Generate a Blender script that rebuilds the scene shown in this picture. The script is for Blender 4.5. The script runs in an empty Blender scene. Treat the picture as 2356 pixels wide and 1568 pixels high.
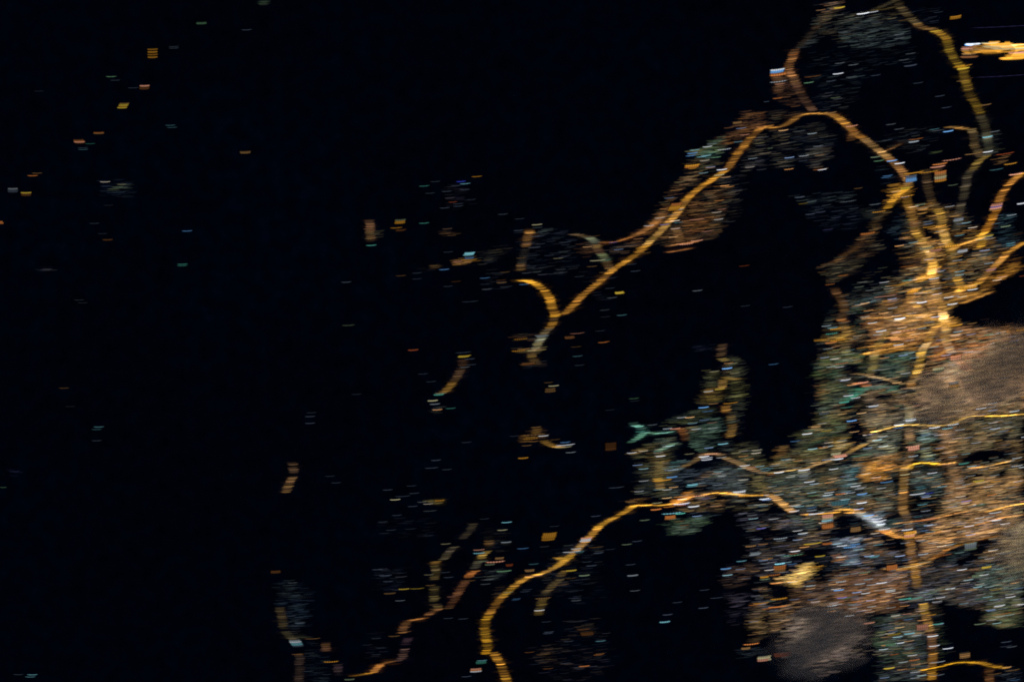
# A coastal city at night, looked down on from low orbit: metres, x east, y north, z up.
import bpy, math, random
import numpy as np
from mathutils import Vector

random.seed(11); RN = np.random.RandomState(5)
sc = bpy.context.scene
COL = sc.collection

# ------------------------------------------------------------------ camera, sky, moon, exposure
H = 400000.0                      # height of the camera above the ground
PX = 36000.0 / 1024.0             # one picture element covers 35 m of ground
cam_d = bpy.data.cameras.new('camera'); cam = bpy.data.objects.new('camera', cam_d); COL.objects.link(cam)
cam.location = (0, 0, H); cam.rotation_euler = (0, 0, 0)
cam_d.sensor_width = 36; cam_d.lens = 400; cam_d.clip_start = 10; cam_d.clip_end = 2.0e6
sc.camera = cam
w = bpy.data.worlds.new('World'); sc.world = w; w.use_nodes = True
nt = w.node_tree; bg = nt.nodes['Background']
sky = nt.nodes.new('ShaderNodeTexSky'); sky.sky_type = 'NISHITA'; sky.sun_disc = False
sky.sun_elevation = math.radians(38); sky.sun_rotation = math.radians(140)
nt.links.new(sky.outputs[0], bg.inputs[0]); bg.inputs[1].default_value = 0.011
md = bpy.data.lights.new('moon', 'SUN'); md.energy = 0.028; md.angle = math.radians(0.5); md.color = (0.75, 0.85, 1.0)
moon = bpy.data.objects.new('moon', md); COL.objects.link(moon)
moon.rotation_euler = (math.radians(52), 0, math.radians(140))
sc.view_settings.view_transform = 'Standard'; sc.view_settings.look = 'None'
sc.view_settings.exposure = 0; sc.view_settings.gamma = 1; sc.view_settings.use_curve_mapping = False
sc.cycles.use_denoising = False
sc.cycles.transparent_max_bounces = 96; sc.cycles.max_bounces = 4; sc.cycles.diffuse_bounces = 1; sc.cycles.volume_bounces = 2
sc.cycles.sample_clamp_indirect = 3.0
sc.cycles.filter_width = 1.75

# ------------------------------------------------------------------ helpers
K = 9.195
def U(c, r, x, y):                 # chart reading -> map units (1024 wide, 681 high, y down)
    return (c*256.0 + x/K, (0, 170.5, 341.0, 511.0)[r] + y/K)
def lin(h):
    out = []
    for i in (0, 2, 4):
        v = int(h[i:i+2], 16)/255.0
        out.append(v/12.92 if v <= .04045 else ((v+.055)/1.055)**2.4)
    return np.array(out)
def tag(o, label=None, cat=None, group=None, kind=None):
    if label: o['label'] = label
    if cat: o['category'] = cat
    if group: o['group'] = group
    if kind: o['kind'] = kind
    return o

def lamp_material(name, sampled, glare=False):
    m = bpy.data.materials.new(name); m.use_nodes = True; n = m.node_tree
    for x in list(n.nodes): n.nodes.remove(x)
    o = n.nodes.new('ShaderNodeOutputMaterial'); e = n.nodes.new('ShaderNodeEmission')
    a = n.nodes.new('ShaderNodeAttribute'); a.attribute_name = 'glow'
    n.links.new(a.outputs['Color'], e.inputs['Color']); n.links.new(e.outputs[0], o.inputs['Surface'])
    if glare:                       # additive glow: emission plus transparency, so overlapping streaks brighten like glare
        tr = n.nodes.new('ShaderNodeBsdfTransparent'); ad = n.nodes.new('ShaderNodeAddShader')
        n.links.new(e.outputs[0], ad.inputs[0]); n.links.new(tr.outputs[0], ad.inputs[1]); n.links.new(ad.outputs[0], o.inputs['Surface'])
    m.cycles.emission_sampling = 'FRONT_BACK' if sampled else 'NONE'
    return m
M_STUFF = lamp_material('city_lamp_glow', True, True)
M_LAMP = lamp_material('lamps', False)

def slope(x, y):                   # tilt of the camera-shake smear, built into every light streak
    return 0.15 + 1.55*max(0, min(1, x/1024.0))**1.1 + 0.25*(1 - y/681.0)*(x/1024.0)
STREAK = 11.5
# one light smeared sideways by camera shake, shaped as a rippled glowing ribbon
class Rows:
    """collects smeared light streaks as thin raised ribbons"""
    def __init__(s): s.V = []; s.F = []; s.C = []; s.n = 0
    def add(s, x, y, col, z, ln=STREAK, th=0.8, seg=6, ripple=0.0, phase=0.0, box=False, endk=0.25, sl=None, fade=0.0):
        t = np.linspace(0, 1, seg+1)
        rise = (slope(x, y) if sl is None else sl)*min(ln, 24)/STREAK
        cx = x + (t-.5)*ln
        # sags a little in the first half, climbs in the second
        cy = y - rise*(t-.5) + 0.42*(4*t*(1-t)-.5)*min(1.3, ln/STREAK)
        hw = th/2*np.minimum(1, endk + (1-endk)*np.minimum(t, 1-t)*6)
        g = np.ones(seg+1)
        if ripple: g = 1 + ripple*np.cos((t*7+phase)*2*math.pi)
        if fade: g = g*np.minimum(1, np.minimum(t, 1-t)/fade + .04)
        wx = (cx-512)*PX
        up = (340.5-(cy-hw))*PX; dn = (340.5-(cy+hw))*PX
        m = seg+1
        rings = [np.stack([wx, up, np.full(m, z)], 1), np.stack([wx, dn, np.full(m, z)], 1)]
        if box: rings += [np.stack([wx, dn, np.zeros(m)], 1), np.stack([wx, up, np.zeros(m)], 1)]
        k = len(rings)
        s.V.append(np.concatenate(rings)); c4 = np.ones((m, 4)); c4[:, :3] = col[None]*g[:, None]
        s.C.append(np.concatenate([c4]*k))
        i = np.arange(seg)
        for a in range(k if box else 1):
            b = (a+1) % k
            s.F.append(s.n + np.stack([a*m+i, b*m+i, b*m+i+1, a*m+i+1], 1))
        if box:
            for e in (0, seg): s.F.append(s.n + np.array([[e, m+e, 2*m+e, 3*m+e]]))
        s.n += m*k
    def build(s, name, mat, parent=None):
        V = np.concatenate(s.V).astype(np.float32); F = np.concatenate(s.F).astype(np.int32); C = np.concatenate(s.C).astype(np.float32)
        me = bpy.data.meshes.new(name)
        me.vertices.add(len(V)); me.vertices.foreach_set('co', V.ravel())
        me.loops.add(F.size); me.loops.foreach_set('vertex_index', F.ravel())
        me.polygons.add(len(F)); me.polygons.foreach_set('loop_start', np.arange(0, F.size, 4, dtype=np.int32))
        me.polygons.foreach_set('loop_total', np.full(len(F), 4, dtype=np.int32))
        at = me.color_attributes.new('glow', 'FLOAT_COLOR', 'POINT'); at.data.foreach_set('color', C.ravel())
        me.update(calc_edges=True); me.materials.append(mat)
        o = bpy.data.objects.new(name, me); COL.objects.link(o)
        if parent: o.parent = parent
        return o

# ------------------------------------------------------------------ ground
def ground():
    m = bpy.data.materials.new('dark_land_and_water'); m.use_nodes = True; n = m.node_tree
    b = n.nodes['Principled BSDF']; b.inputs['Roughness'].default_value = 1.0
    b.inputs['Specular IOR Level'].default_value = 0.0
    tc = n.nodes.new('ShaderNodeTexCoord')
    t1 = n.nodes.new('ShaderNodeTexNoise'); t1.inputs['Scale'].default_value = 1/9000.0; t1.inputs['Detail'].default_value = 3
    t2 = n.nodes.new('ShaderNodeTexNoise'); t2.inputs['Scale'].default_value = 1/500.0; t2.inputs['Detail'].default_value = 6
    n.links.new(tc.outputs['Object'], t1.inputs['Vector']); n.links.new(tc.outputs['Object'], t2.inputs['Vector'])
    r = n.nodes.new('ShaderNodeValToRGB'); r.color_ramp.elements[0].position = .40; r.color_ramp.elements[1].position = .62
    r.color_ramp.elements[0].color = (.013, .026, .068, 1); r.color_ramp.elements[1].color = (.012, .032, .090, 1)
    n.links.new(t1.outputs['Fac'], r.inputs['Fac'])
    x = n.nodes.new('ShaderNodeMix'); x.data_type = 'RGBA'; x.blend_type = 'MULTIPLY'; x.inputs['Factor'].default_value = .6
    r2 = n.nodes.new('ShaderNodeValToRGB'); r2.color_ramp.elements[0].position = .3; r2.color_ramp.elements[1].position = .7
    n.links.new(t2.outputs['Fac'], r2.inputs['Fac'])
    n.links.new(r.outputs[0], x.inputs['A']); n.links.new(r2.outputs[0], x.inputs['B']); n.links.new(x.outputs['Result'], b.inputs['Base Color'])
    S = 260000; me = bpy.data.meshes.new('ground')
    N = 24; vs = []; fs = []
    for j in range(N+1):
        for i in range(N+1): vs.append((-S+2*S*i/N, -S+2*S*j/N, 0))
    for j in range(N):
        for i in range(N): a = j*(N+1)+i; fs.append((a, a+1, a+N+2, a+N+1))
    me.from_pydata(vs, [], fs); me.materials.append(m)
    o = bpy.data.objects.new('ground', me); COL.objects.link(o); o.location.z = -1
    tag(o, 'dark open land and water lying black around the city', None, None, 'structure')
ground()

# ------------------------------------------------------------------ roads with their street lamps
ASPH = bpy.data.materials.new('asphalt'); ASPH.use_nodes = True
_b = ASPH.node_tree.nodes['Principled BSDF']; _b.inputs['Roughness'].default_value = .9
_n = ASPH.node_tree.nodes.new('ShaderNodeTexNoise'); _n.inputs['Scale'].default_value = .02
_r = ASPH.node_tree.nodes.new('ShaderNodeValToRGB'); _r.color_ramp.elements[0].color = (.035, .035, .037, 1); _r.color_ramp.elements[1].color = (.06, .058, .055, 1)
ASPH.node_tree.links.new(_n.outputs['Fac'], _r.inputs['Fac']); ASPH.node_tree.links.new(_r.outputs[0], _b.inputs['Base Color'])

ROADS = {}; ORDER = []
def smooth(pts):
    for _ in range(2):
        q = [pts[0]]
        for a, b in zip(pts, pts[1:]):
            q.append((.75*a[0]+.25*b[0], .75*a[1]+.25*b[1])); q.append((.25*a[0]+.75*b[0], .25*a[1]+.75*b[1]))
        q.append(pts[-1]); pts = q
    return pts
def RD(label, col, c, r, seq, br=1.0, wid=1.0, gap=0.0, z=12, jit=0.0, fine=1.0):
    """one stretch of a lit road; seq = chart readings of its middle"""
    v = [float(a) for a in seq.replace(',', ' ').split()]
    pts = smooth([U(c, r, v[i], v[i+1]) for i in range(0, len(v), 2)])
    if label not in ROADS: ROADS[label] = (Rows(), []); ORDER.append(label)
    rows, beds = ROADS[label]; beds.append(pts)
    base = lin(col)*br
    step = 0.42; acc = 0; g1 = 1.0; ph = random.random(); k = 0; gapn = 0
    low = 1.0
    for a, b in zip(pts, pts[1:]):
        dx, dy = b[0]-a[0], b[1]-a[1]; L = math.hypot(dx, dy)
        if L < 1e-6: continue
        # how steeply the road crosses the smear: along it, overlapping streaks are made brighter
        s = slope(*a)/STREAK
        cross = abs(dy + s*dx)/L
        mult = .47 * min(1.25, 1/max(cross, .4)**.2)
        while acc <= L:
            t = acc/L; x, y = a[0]+dx*t, a[1]+dy*t
            if random.random() < .10: g1 = random.choice((.4, .65, .85, 1, 1.15, 1.3, 2.0))
            low = max(.45, low + (random.gauss(1, .45)-low)*.09)
            if gap and gapn <= 0 and random.random() < gap*.12: gapn = random.choice((1, 2, 3, 5))
            f = mult*g1*low*random.lognormvariate(-.2, .75)*(2.4 if random.random() < .05 else 1)
            if gapn > 0: f *= .22; gapn -= 1
            cc = base*f*.76*np.array([1, random.uniform(.95, 1.12), random.uniform(.65, 1.2)])
            jx = random.gauss(0, .7+jit)
            rows.add(x+jx, y+random.gauss(0, .15), cc, z+random.random()*5+min(3, 6*f*base[0]), ln=(STREAK-.3)*wid*random.uniform(.9, 1.08), th=random.uniform(.45, .8)*fine, seg=14, ripple=.28, phase=ph, endk=.6, fade=.2)
            if random.random() < .22:        # dim wide glowing ribbons paint the lamplight spilled over the verges
                rows.add(x+random.gauss(0, 2), y+random.gauss(0, 1), base*mult*random.uniform(.04, .13), z-3+random.random(), ln=STREAK*random.uniform(1.2, 1.9), th=random.uniform(1.6, 3), seg=10, endk=.2, fade=.42)
            acc += step/ max(.5, min(1, cross+.35))
        acc -= L

def build_roads():
    for lb in ORDER:
        rows, beds = ROADS[lb]
        vs = []; fs = []
        for pts in beds:
            wd = 60.0                                       # carriageway, half width in metres
            prev = None
            for i, p in enumerate(pts):
                q = pts[min(i+1, len(pts)-1)]; o = pts[max(i-1, 0)]
                tx, ty = q[0]-o[0], q[1]-o[1]; l = math.hypot(tx, ty) or 1; nx, ny = -ty/l*wd, tx/l*wd
                X, Y = (p[0]-512)*PX, (340.5-p[1])*PX
                vs += [(X+nx, Y-ny, 1.2), (X-nx, Y+ny, 1.2)]
                k = len(vs)
                if prev is not None: fs.append((prev, prev+1, k-1, k-2))
                prev = k-2
        me = bpy.data.meshes.new('road'); me.from_pydata(vs, [], fs); me.materials.append(ASPH)
        o = bpy.data.objects.new('road', me); COL.objects.link(o); tag(o, lb, None, None, 'structure')
        l = rows.build('street_lamp_glow', M_STUFF, o); tag(l, kind='stuff')

# ------------------------------------------------------------------ districts, far too many lamps to count
DIST = {}
def inside(x, y, P):
    c = False; j = len(P)-1
    for i in range(len(P)):
        if (P[i][1] > y) != (P[j][1] > y) and x < (P[j][0]-P[i][0])*(y-P[i][1])/(P[j][1]-P[i][1])+P[i][0]: c = not c
        j = i
    return c
DIM = {}
# parks, water and waste ground inside the city where hardly a lamp burns
DARK = []
for _c, _r, _s in ((3,2,'740 700 830 690 900 800 910 900 800 950 750 860'), (3,2,'1760 1080 1900 1010 2080 1000 2200 960 2230 1050 2180 1080 1900 1110 1800 1110'), (3,2,'2100 1180 2180 1180 2170 1260 2100 1270'),
    (3,3,'1610 20 1720 -5 1830 5 1800 50 1680 70 1610 55'), (3,3,'1680 480 1850 350 1940 260 2110 225 2000 340 1880 470 1780 500'), (3,3,'1540 850 1720 900 1920 960 2000 1040 2130 1090 2354 1100 2354 1360 1650 1370 1620 1100'),
    (3,3,'610 70 700 20 860 90 890 200 700 240 600 210'), (3,3,'420 530 560 520 620 590 520 660 430 650'), (3,3,'0 650 120 690 200 720 190 830 0 770'), (3,3,'1040 240 1230 250 1240 340 1080 350'), (3,3,'1250 490 1000 480 900 520 1040 560'),
    (3,1,'720 1080 860 900 1150 830 1340 850 1230 960 1000 1060 800 1150'), (3,1,'720 1330 850 1300 870 1420 740 1450'), (3,1,'1570 550 1600 620 1500 650 1410 580 1440 520'), (3,1,'1770 780 1890 670 1910 710 1800 800'),
    (3,1,'1720 1350 1790 1230 2000 1160 2120 1070 2354 900 2354 1380 1880 1420 1800 1390'), (3,2,'720 210 850 210 850 300 740 290'), (3,2,'980 480 1120 480 1150 520 1000 540'), (2,3,'2354 130 2190 200 2354 260 2400 260 2400 130'), (3,3,'0 180 200 150 300 200 240 280 0 260'),
    (3,2,'0 1470 100 1480 200 1568 0 1568'), (3,2,'1320 1400 1440 1440 1560 1500 1560 1568 1320 1568'), (3,3,'180 420 420 330 560 350 560 420 420 450 250 470'), (3,3,'900 940 1000 930 960 1060 900 1060')):
    _v = [float(a) for a in _s.split()]; DARK.append([U(_c, _r, _v[i], _v[i+1]) for i in range(0, len(_v), 2)])
def unlit(x, y): return any(inside(x, y, q) for q in DARK)
def D(label, c, r, cols, dens, seq, br=1.0, var=.4, z=3.0, th=(.3, .85), spark=.02, soft=.2, patch=0.0, flat=False):
    v = [float(a) for a in seq.replace(',', ' ').split()]
    P = [U(c, r, v[i], v[i+1]) for i in range(0, len(v), 2)]
    kb, kd, ks = DIM.get(label, (1, 1, 1))
    dens = dens*kd; cl = [lin(h)*br*kb for h in cols.split()]
    cl = [q*ks + q.mean()*(1-ks)*np.array([1.04, 1, .9]) for q in cl]
    cl = [q*np.array([1.03, .98, .74]) if q[0] > q[2]*1.35 else q for q in cl]
    rows = DIST.setdefault(label, Rows())
    A = abs(sum(P[i-1][0]*P[i][1]-P[i][0]*P[i-1][1] for i in range(len(P))))/2
    n = int(A*dens/(STREAK*.62)); x0 = min(p[0] for p in P); x1 = max(p[0] for p in P); y0 = min(p[1] for p in P); y1 = max(p[1] for p in P)
    # a few knots give each district its own light and dark quarters
    if flat: spark = 0
    kn = [(random.uniform(x0, x1), random.uniform(y0, y1), random.choice(cl), random.lognormvariate(0, var)) for _ in range(max(4, int(A/90)))]
    for _ in range(int(A*min(1.0, dens)**1.5*1.5/(STREAK*1.9))):      # wide dim streaks paint a glow of lit ground between the lamps
        x = random.uniform(x0, x1); y = random.uniform(y0, y1)
        if not (inside(x, y, P) and inside(x, y-1, P) and inside(x, y+1, P)) or (not flat and unlit(x, y)): continue
        e = inside(x-5, y, P) + inside(x+5, y, P)
        if e < 2 and random.random() > .35: continue
        k = min(kn, key=lambda q: (q[0]-x)**2*.35 + (q[1]-y)**2*1.3)
        cc = (k[2]*.6 + random.choice(cl)*.4)*min(1.3, k[3])*random.uniform(.12, .36)*min(1, dens)
        rows.add(x, y, cc, z - .6 + min(1.5, 9*(cc.sum()/3)**.6) + random.random(), ln=STREAK*random.uniform(1.0, 1.5), th=random.uniform(1.4, 2.6), seg=6, endk=.1, fade=.3)
    done = 0; tries = 0; inv = min(1.0, STREAK*1.3/max(1, x1-x0))
    while done < n and tries < n*14:
        tries += 1
        x = random.uniform(x0, x1); y = random.uniform(y0, y1)
        h = 4.2
        if not inside(x, y, P): continue
        if not flat and random.random() < .82 and unlit(x, y):
            done += 1; continue
        e = inside(x-h, y, P) + inside(x+h, y, P)
        if e < 2 and random.random() > soft + (0.25 if inv > .6 else 0): continue
        ed = inside(x, y-1.5, P) + inside(x, y+1.5, P)
        if ed < 2 and random.random() > .5: continue
        k = min(kn, key=lambda q: (q[0]-x)**2*.35 + (q[1]-y)**2*1.3 + random.uniform(0, 25))
        cc = k[2] if random.random() < .72 else random.choice(cl)
        f = k[3]*random.lognormvariate(-.2, var*1.45)
        if random.random() < spark*3: f *= random.uniform(1.8, 3.6)
        f = min(f, 5)
        if patch and k[3] < patch: 
            if random.random() < .75: done += 1; continue
        cc = cc*f*np.array([1, random.uniform(.9, 1.08), random.uniform(.8, 1.2)])
        over = 15 if (cc.sum() > .12 and random.random() < .35) else 0      # some bright streaks are raised to show over the trunk roads
        rows.add(x+random.gauss(0, 9 if flat else 1.5), y+random.gauss(0, 7 if flat else .5), cc*.85, z + over + min(6, 9*(cc.sum()/3)**.6) + random.random()*1.4, ln=STREAK*random.choice((.9, .95, 1, 1, 1, 1.25)), th=random.uniform(*th)*(2.2 if flat else 1), seg=7, endk=.25, fade=.16)
        done += 1
        if not flat and kd > .95 and random.random() < .022:      # here and there a floodlight, a yard, a white street lamp
            q = lin(random.choice(('e8ecf0', 'c8dce4', 'f0e0c8', 'f0b878', '98c8d0', 'f0a860', 'a0c0f0')))*random.choice((.25, .4, .4, .6, .9))
            rows.add(x, y+random.gauss(0, 2), q, 20+random.random()*3, ln=STREAK*random.uniform(.9, 1), th=random.uniform(.35, .7), seg=14, ripple=.2, endk=.3, fade=.08)
def build_districts():
    for lb, rows in DIST.items():
        if rows.n: tag(rows.build('city_lights', M_STUFF), lb, 'city lights', None, 'stuff')

# ------------------------------------------------------------------ lights one can tell apart
CODE = {'a': ('amber', 'd0902e'), 'o': ('orange', 'c8783c'), 't': ('tan', '9a7448'), 'n': ('brown', '6a4426'), 'w': ('white', 'dfe4ea'),
        'c': ('cyan', '78bcc8'), 'e': ('turquoise', '56b09c'), 'b': ('pale blue', '6aa4e0'), 'v': ('deep blue', '3a44c0'), 'g': ('green', '689670'),
        'k': ('dim grey', '4c5666'), 's': ('silvery grey', '98a4ac'), 'y': ('yellow', 'd8b840'), 'p': ('pinkish', 'e8a084'), 'm': ('cream', 'd8d0a0'),
        'u': ('violet', '8078c8'), 'h': ('grey green', '6a7a60'), 'r': ('red brown', '7a3a20')}
LIGHTS = []
def L(c, r, txt):
    """x y code brightness [thickness [length]] of single lights"""
    for it in txt.strip().split(';'):
        f = it.split()
        if len(f) < 4: continue
        X, Y = U(c, r, float(f[0]), float(f[1]))
        LIGHTS.append(dict(x=X, y=Y, c=f[2], b=float(f[3]), th=float(f[4]) if len(f) > 4 else 8, ln=float(f[5]) if len(f) > 5 else 105))
SITES = []
def S(label, c, r, x, y, h, code, b, n, ln=105, lean=0.0, extra=''):
    """a compound shown by several parallel light streaks; h = depth in chart units, n rows"""
    X, Y = U(c, r, x, y)
    SITES.append((label, X, Y, h/K, code, b, n, ln/K, lean, extra))

LANDMARKS = []
def LM(c, r, x, y, name): LANDMARKS.append(U(c, r, x, y)+(name,))
# ---- roads (label, colour, column, row of the chart, readings)
HW = 'long amber lit highway running diagonally from the fork up past the dark bay'
RD(HW, '6f4a20', 3, 0, '0 1162 60 1175 130 1160 200 1125 250 1085 300 1055 380 1040', 1.15)
RD(HW, '8a5a24', 2, 0, '2370 1150 2300 1170 2240 1215 2170 1290 2110 1370 2050 1450 2000 1520 1960 1570', .95)
RD(HW, 'a06c24', 2, 1, '1960 0 1890 45 1820 95 1740 145 1665 205 1600 270', 1.15)
RD(HW, '9a6a30', 2, 1, '1600 270 1550 340 1500 410 1440 470', 1.2)
RD(HW, '8a6634', 2, 1, '1440 470 1380 540 1310 610 1240 680', .85)
RD(HW, '8e6020', 2, 1, '1240 680 1170 745 1090 805 1000 860 930 905', .95)
RD(HW, '86591f', 2, 1, '930 905 860 970 780 1040 690 1110 610 1180 560 1240 500 1300 470 1320', .9, gap=.25)
E2 = 'brown lit road curving down from the crest of the highway to the bright junction'
RD(E2, '8a5c28', 3, 0, '380 1040 480 1040 570 1042 640 1075 710 1130 760 1180 800 1225 870 1265', .95)
RD(E2, '86633a', 3, 0, '870 1265 930 1310 1000 1365 1060 1415 1110 1450', .85)
RD(E2, '8a5e34', 3, 0, '1110 1450 1160 1495 1210 1540 1240 1580', .9)
RD(E2, '8a5e34', 3, 1, '1240 10 1270 60 1285 110', .9)
RD('short brown spur hanging below the bend of the brown road', '6a4424', 3, 0, '800 1210 770 1250 760 1290', .8, gap=.3)
RD('thin brown street slanting off the brown road into the dark', '6a4628', 3, 0, '1060 1390 1120 1370 1180 1340 1230 1315', .6, wid=.6)
F1 = 'bright amber branch curling from the fork of the highway'
RD(F1, 'a87420', 2, 1, '80 1005 140 1008 200 1030 250 1060', 1.15)
RD(F1, 'a06c20', 2, 1, '250 1060 300 1100 335 1150 355 1200', 1.0, gap=.4)
RD(F1, '96651e', 2, 1, '355 1200 370 1250 385 1300 405 1330', 1.15, gap=.15)
F2 = 'amber then pale road running down from the fork'
RD(F2, 'a0701f', 2, 1, '405 1330 390 1342', 1.1); RD(F2, '4a341c', 2, 1, '390 1345 380 1375', .8)
RD(F2, '8c6020', 2, 1, '380 1385 365 1415 345 1445', 1.0)
RD(F2, '5a4a34', 2, 1, '345 1445 310 1480 285 1510', .8, fine=1.2)
RD(F2, '6c6c58', 2, 1, '285 1510 270 1540 255 1570', .95)
RD(F2, '6a6048', 2, 2, '255 0 240 40 210 70 180 90', .95)
RD(F2, '4e3a1e', 2, 2, '180 90 180 130 200 170 230 210', .8, gap=.3)
F3 = 'broken brown road in short lit lengths left of the fork'
RD(F3, '6e4a24', 2, 1, '150 530 155 580', .8, gap=.4); RD(F3, '96663a', 2, 1, '155 565 175 575', 1)
RD(F3, '7a5228', 2, 1, '150 595 140 640', .9, gap=.2); RD(F3, '3a2818', 2, 1, '140 640 135 665', .8)
RD(F3, '7c5430', 2, 1, '135 668 128 700', 1); RD(F3, '23201c', 2, 1, '120 720 90 850', .8); RD(F3, '5c4228', 2, 1, '90 855 80 920', .85, gap=.2)
G1 = 'grey green lit road bending down to the highway'
RD(G1, '5a4630', 2, 1, '560 580 620 590 690 605', .7); RD(G1, '5e6050', 2, 1, '690 605 740 630 770 665', .85)
RD(G1, '6a5030', 2, 1, '770 670 785 715', .85, gap=.3); RD(G1, '4a3424', 2, 1, '785 715 815 760', .7)
RD(G1, '6a7054', 2, 1, '815 760 850 790 870 830', .9); RD(G1, '5c4428', 2, 1, '870 830 890 870 910 905', .8)
G2 = 'thin orange street edging the dark bay above the grey green road'
RD(G2, '8a5428', 2, 1, '820 657 900 660 970 650 1040 625 1110 605', .75, wid=.6)
RD(G2, '6a4424', 2, 1, '1110 600 1170 575 1230 545 1290 500 1350 440 1400 370', .7, wid=1)
G3 = 'brown side road dropping below the highway to a short cross street'
RD(G3, '5c3e22', 2, 1, '1500 520 1520 560 1540 610 1550 650', .85, gap=.2)
RD(G3, '7a5030', 2, 1, '1440 690 1540 672 1640 660 1720 640', .7, wid=.9)
RD('brown dead end street at the foot of the busy slope', '7a4a26', 2, 1, '1430 745 1530 735 1640 712', .6)
# the right hand road
R1 = 'olive amber road running down the upper right from the top edge'
RD(R1, '4c3e28', 3, 0, '1180 -10 1215 60 1265 120 1320 170 1370 215', .8, gap=.15)
RD(R1, '6c4e2a', 3, 0, '1370 215 1410 250 1470 262 1530 268', .8); RD(R1, '8a6420', 3, 0, '1530 280 1580 300 1625 335 1650 375', .9)
RD(R1, '6e5418', 3, 0, '1650 375 1660 430 1680 490 1720 550 1760 600', .95); RD(R1, '9a7218', 3, 0, '1760 600 1790 625 1800 640', 1.0)
RD(R1, '74581c', 3, 0, '1800 640 1800 700 1825 770 1850 840 1865 890 1900 940 1930 990 1955 1050', .85, gap=.25)
R2 = 'greyish brown road continuing below the olive road'
RD(R2, '4c4230', 3, 0, '1950 1060 1985 1110 2000 1170 2010 1220', .8); RD(R2, '444032', 3, 0, '2010 1220 2020 1300 2030 1370 2010 1430', .75)
RD(R2, '5c4822', 3, 0, '2010 1430 1950 1470 1900 1520 1870 1570', .8, gap=.2)
R3 = 'brown street looping left from the greyish road'
RD(R3, '6c4c26', 3, 0, '1640 1165 1700 1165 1770 1175 1850 1185', .75, wid=.9); RD(R3, '5a4830', 3, 0, '1870 1185 1895 1220 1895 1280 1900 1340', .85)
RD(R3, '4c3c28', 3, 0, '1900 1340 1930 1400 1960 1440', .7)
R4 = 'faint tan road rising to the top edge above the hamlet'
RD(R4, '4a4030', 3, 0, '760 140 880 118 970 95 1050 55 1130 20 1180 -5', 0.21, jit=1)
RD(R4, '584826', 3, 0, '980 90 1080 85 1160 60', 0.22)
N1 = 'faded brown road snaking down the hamlet to the highway crest'
RD(N1, '38291c', 3, 0, '560 100 510 170 440 250 390 310 330 380 260 440', 0.30, gap=.6, jit=1); RD(N1, '644228', 3, 0, '250 450 235 490 230 530', 0.64, gap=.3)
RD(N1, '8a5a34', 3, 0, '230 530 200 580 190 620', 0.75); RD(N1, 'a06a40', 3, 0, '190 630 200 670 235 710', 0.75)
RD(N1, '6c4a34', 3, 0, '235 710 255 760 280 810 300 850', 0.64, gap=.15); RD(N1, '4c3426', 3, 0, '300 850 330 900 370 960 420 1020', 0.60)
RD('brown lane left of the faded road', '5a3c26', 3, 0, '60 680 90 740 110 780 90 860', .7, gap=.3)
# junction web
J1 = 'brown and amber road feeding the bright junction from the left side'
RD(J1, '7c5c38', 3, 1, '1285 60 1295 110 1290 150', 0.71); RD(J1, '96681c', 3, 1, '1290 150 1240 190 1190 215 1150 260 1120 310 1090 345', 0.75)
RD(J1, '5a4428', 3, 1, '1080 370 1040 410 990 450 980 500 985 550', 0.38, jit=1.2)
RD(J1, '5c3c20', 3, 1, '970 570 900 590 860 640 820 690 770 740 700 780 640 820 600 860', 0.34, gap=.4, jit=1.5)
J2 = 'amber road dropping straight into the bright junction'
RD(J2, '8e6322', 3, 1, '1275 250 1285 310 1310 350', .9); RD(J2, '7a5526', 3, 1, '1310 350 1330 410 1340 460', .85)
RD(J2, '7c4e26', 3, 1, '1340 460 1345 510', .85); RD(J2, '98702c', 3, 1, '1345 520 1370 575 1400 620 1450 680', .9)
RD(J2, '9c7640', 3, 1, '1450 690 1480 740 1500 800', .9); RD(J2, 'a8782c', 3, 1, '1500 810 1520 870 1510 940', 1.15)
J3 = 'ribbed brown road turning amber above the bright junction'
RD(J3, '3e2c1e', 3, 0, '1590 1490 1560 1570', .9); RD(J3, '40301f', 3, 1, '1450 -10 1455 60 1470 140 1480 200 1500 260', .9, gap=.2)
RD(J3, '5c4426', 3, 1, '1500 270 1530 320 1560 350', .9); RD(J3, '7c5c20', 3, 1, '1560 350 1590 400 1595 440', .95)
RD(J3, 'a07838', 3, 1, '1595 440 1600 500 1615 560', 1.0); RD(J3, '8c6a34', 3, 1, '1615 560 1625 620 1650 660', .95)
RD(J3, 'b08030', 3, 1, '1650 660 1680 700 1690 760', 1.1)
J4 = 'dull grey road running down between the two amber ones'
RD(J4, '3a3226', 3, 1, '1870 -20 1830 60 1820 130 1810 200 1790 270', .9, gap=.2); RD(J4, '3c342a', 3, 1, '1780 290 1765 360 1760 420', .9)
RD(J4, '4c4a40', 3, 1, '1755 430 1750 480 1740 540', .9)
J5 = 'amber road sweeping down from the right edge to the junction'
RD(J5, 'c08428', 3, 1, '2370 15 2300 35', 1.1); RD(J5, '8c5a24', 3, 1, '2310 40 2250 90 2190 150 2150 220 2115 290', .9)
RD(J5, '8a5618', 3, 1, '2110 350 2080 400 2050 460 2020 520 1995 560', .95)
RD(J5, 'b88028', 3, 1, '1995 560 1960 590 1950 610', 1.1); RD(J5, 'c88838', 3, 1, '1950 615 1880 645 1800 668 1730 690 1700 730', .95)
RD(J5, 'a27420', 3, 1, '1970 620 1960 660 1950 710', .95, gap=.2)
J6 = 'broad amber road coming in from the right to the lower junction'
RD(J6, '9c6a28', 3, 1, '2370 650 2300 690 2240 730 2180 755', .9); RD(J6, '8a5c28', 3, 1, '2200 760 2130 830 2070 890 2000 960 1940 1030', .9)
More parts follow.
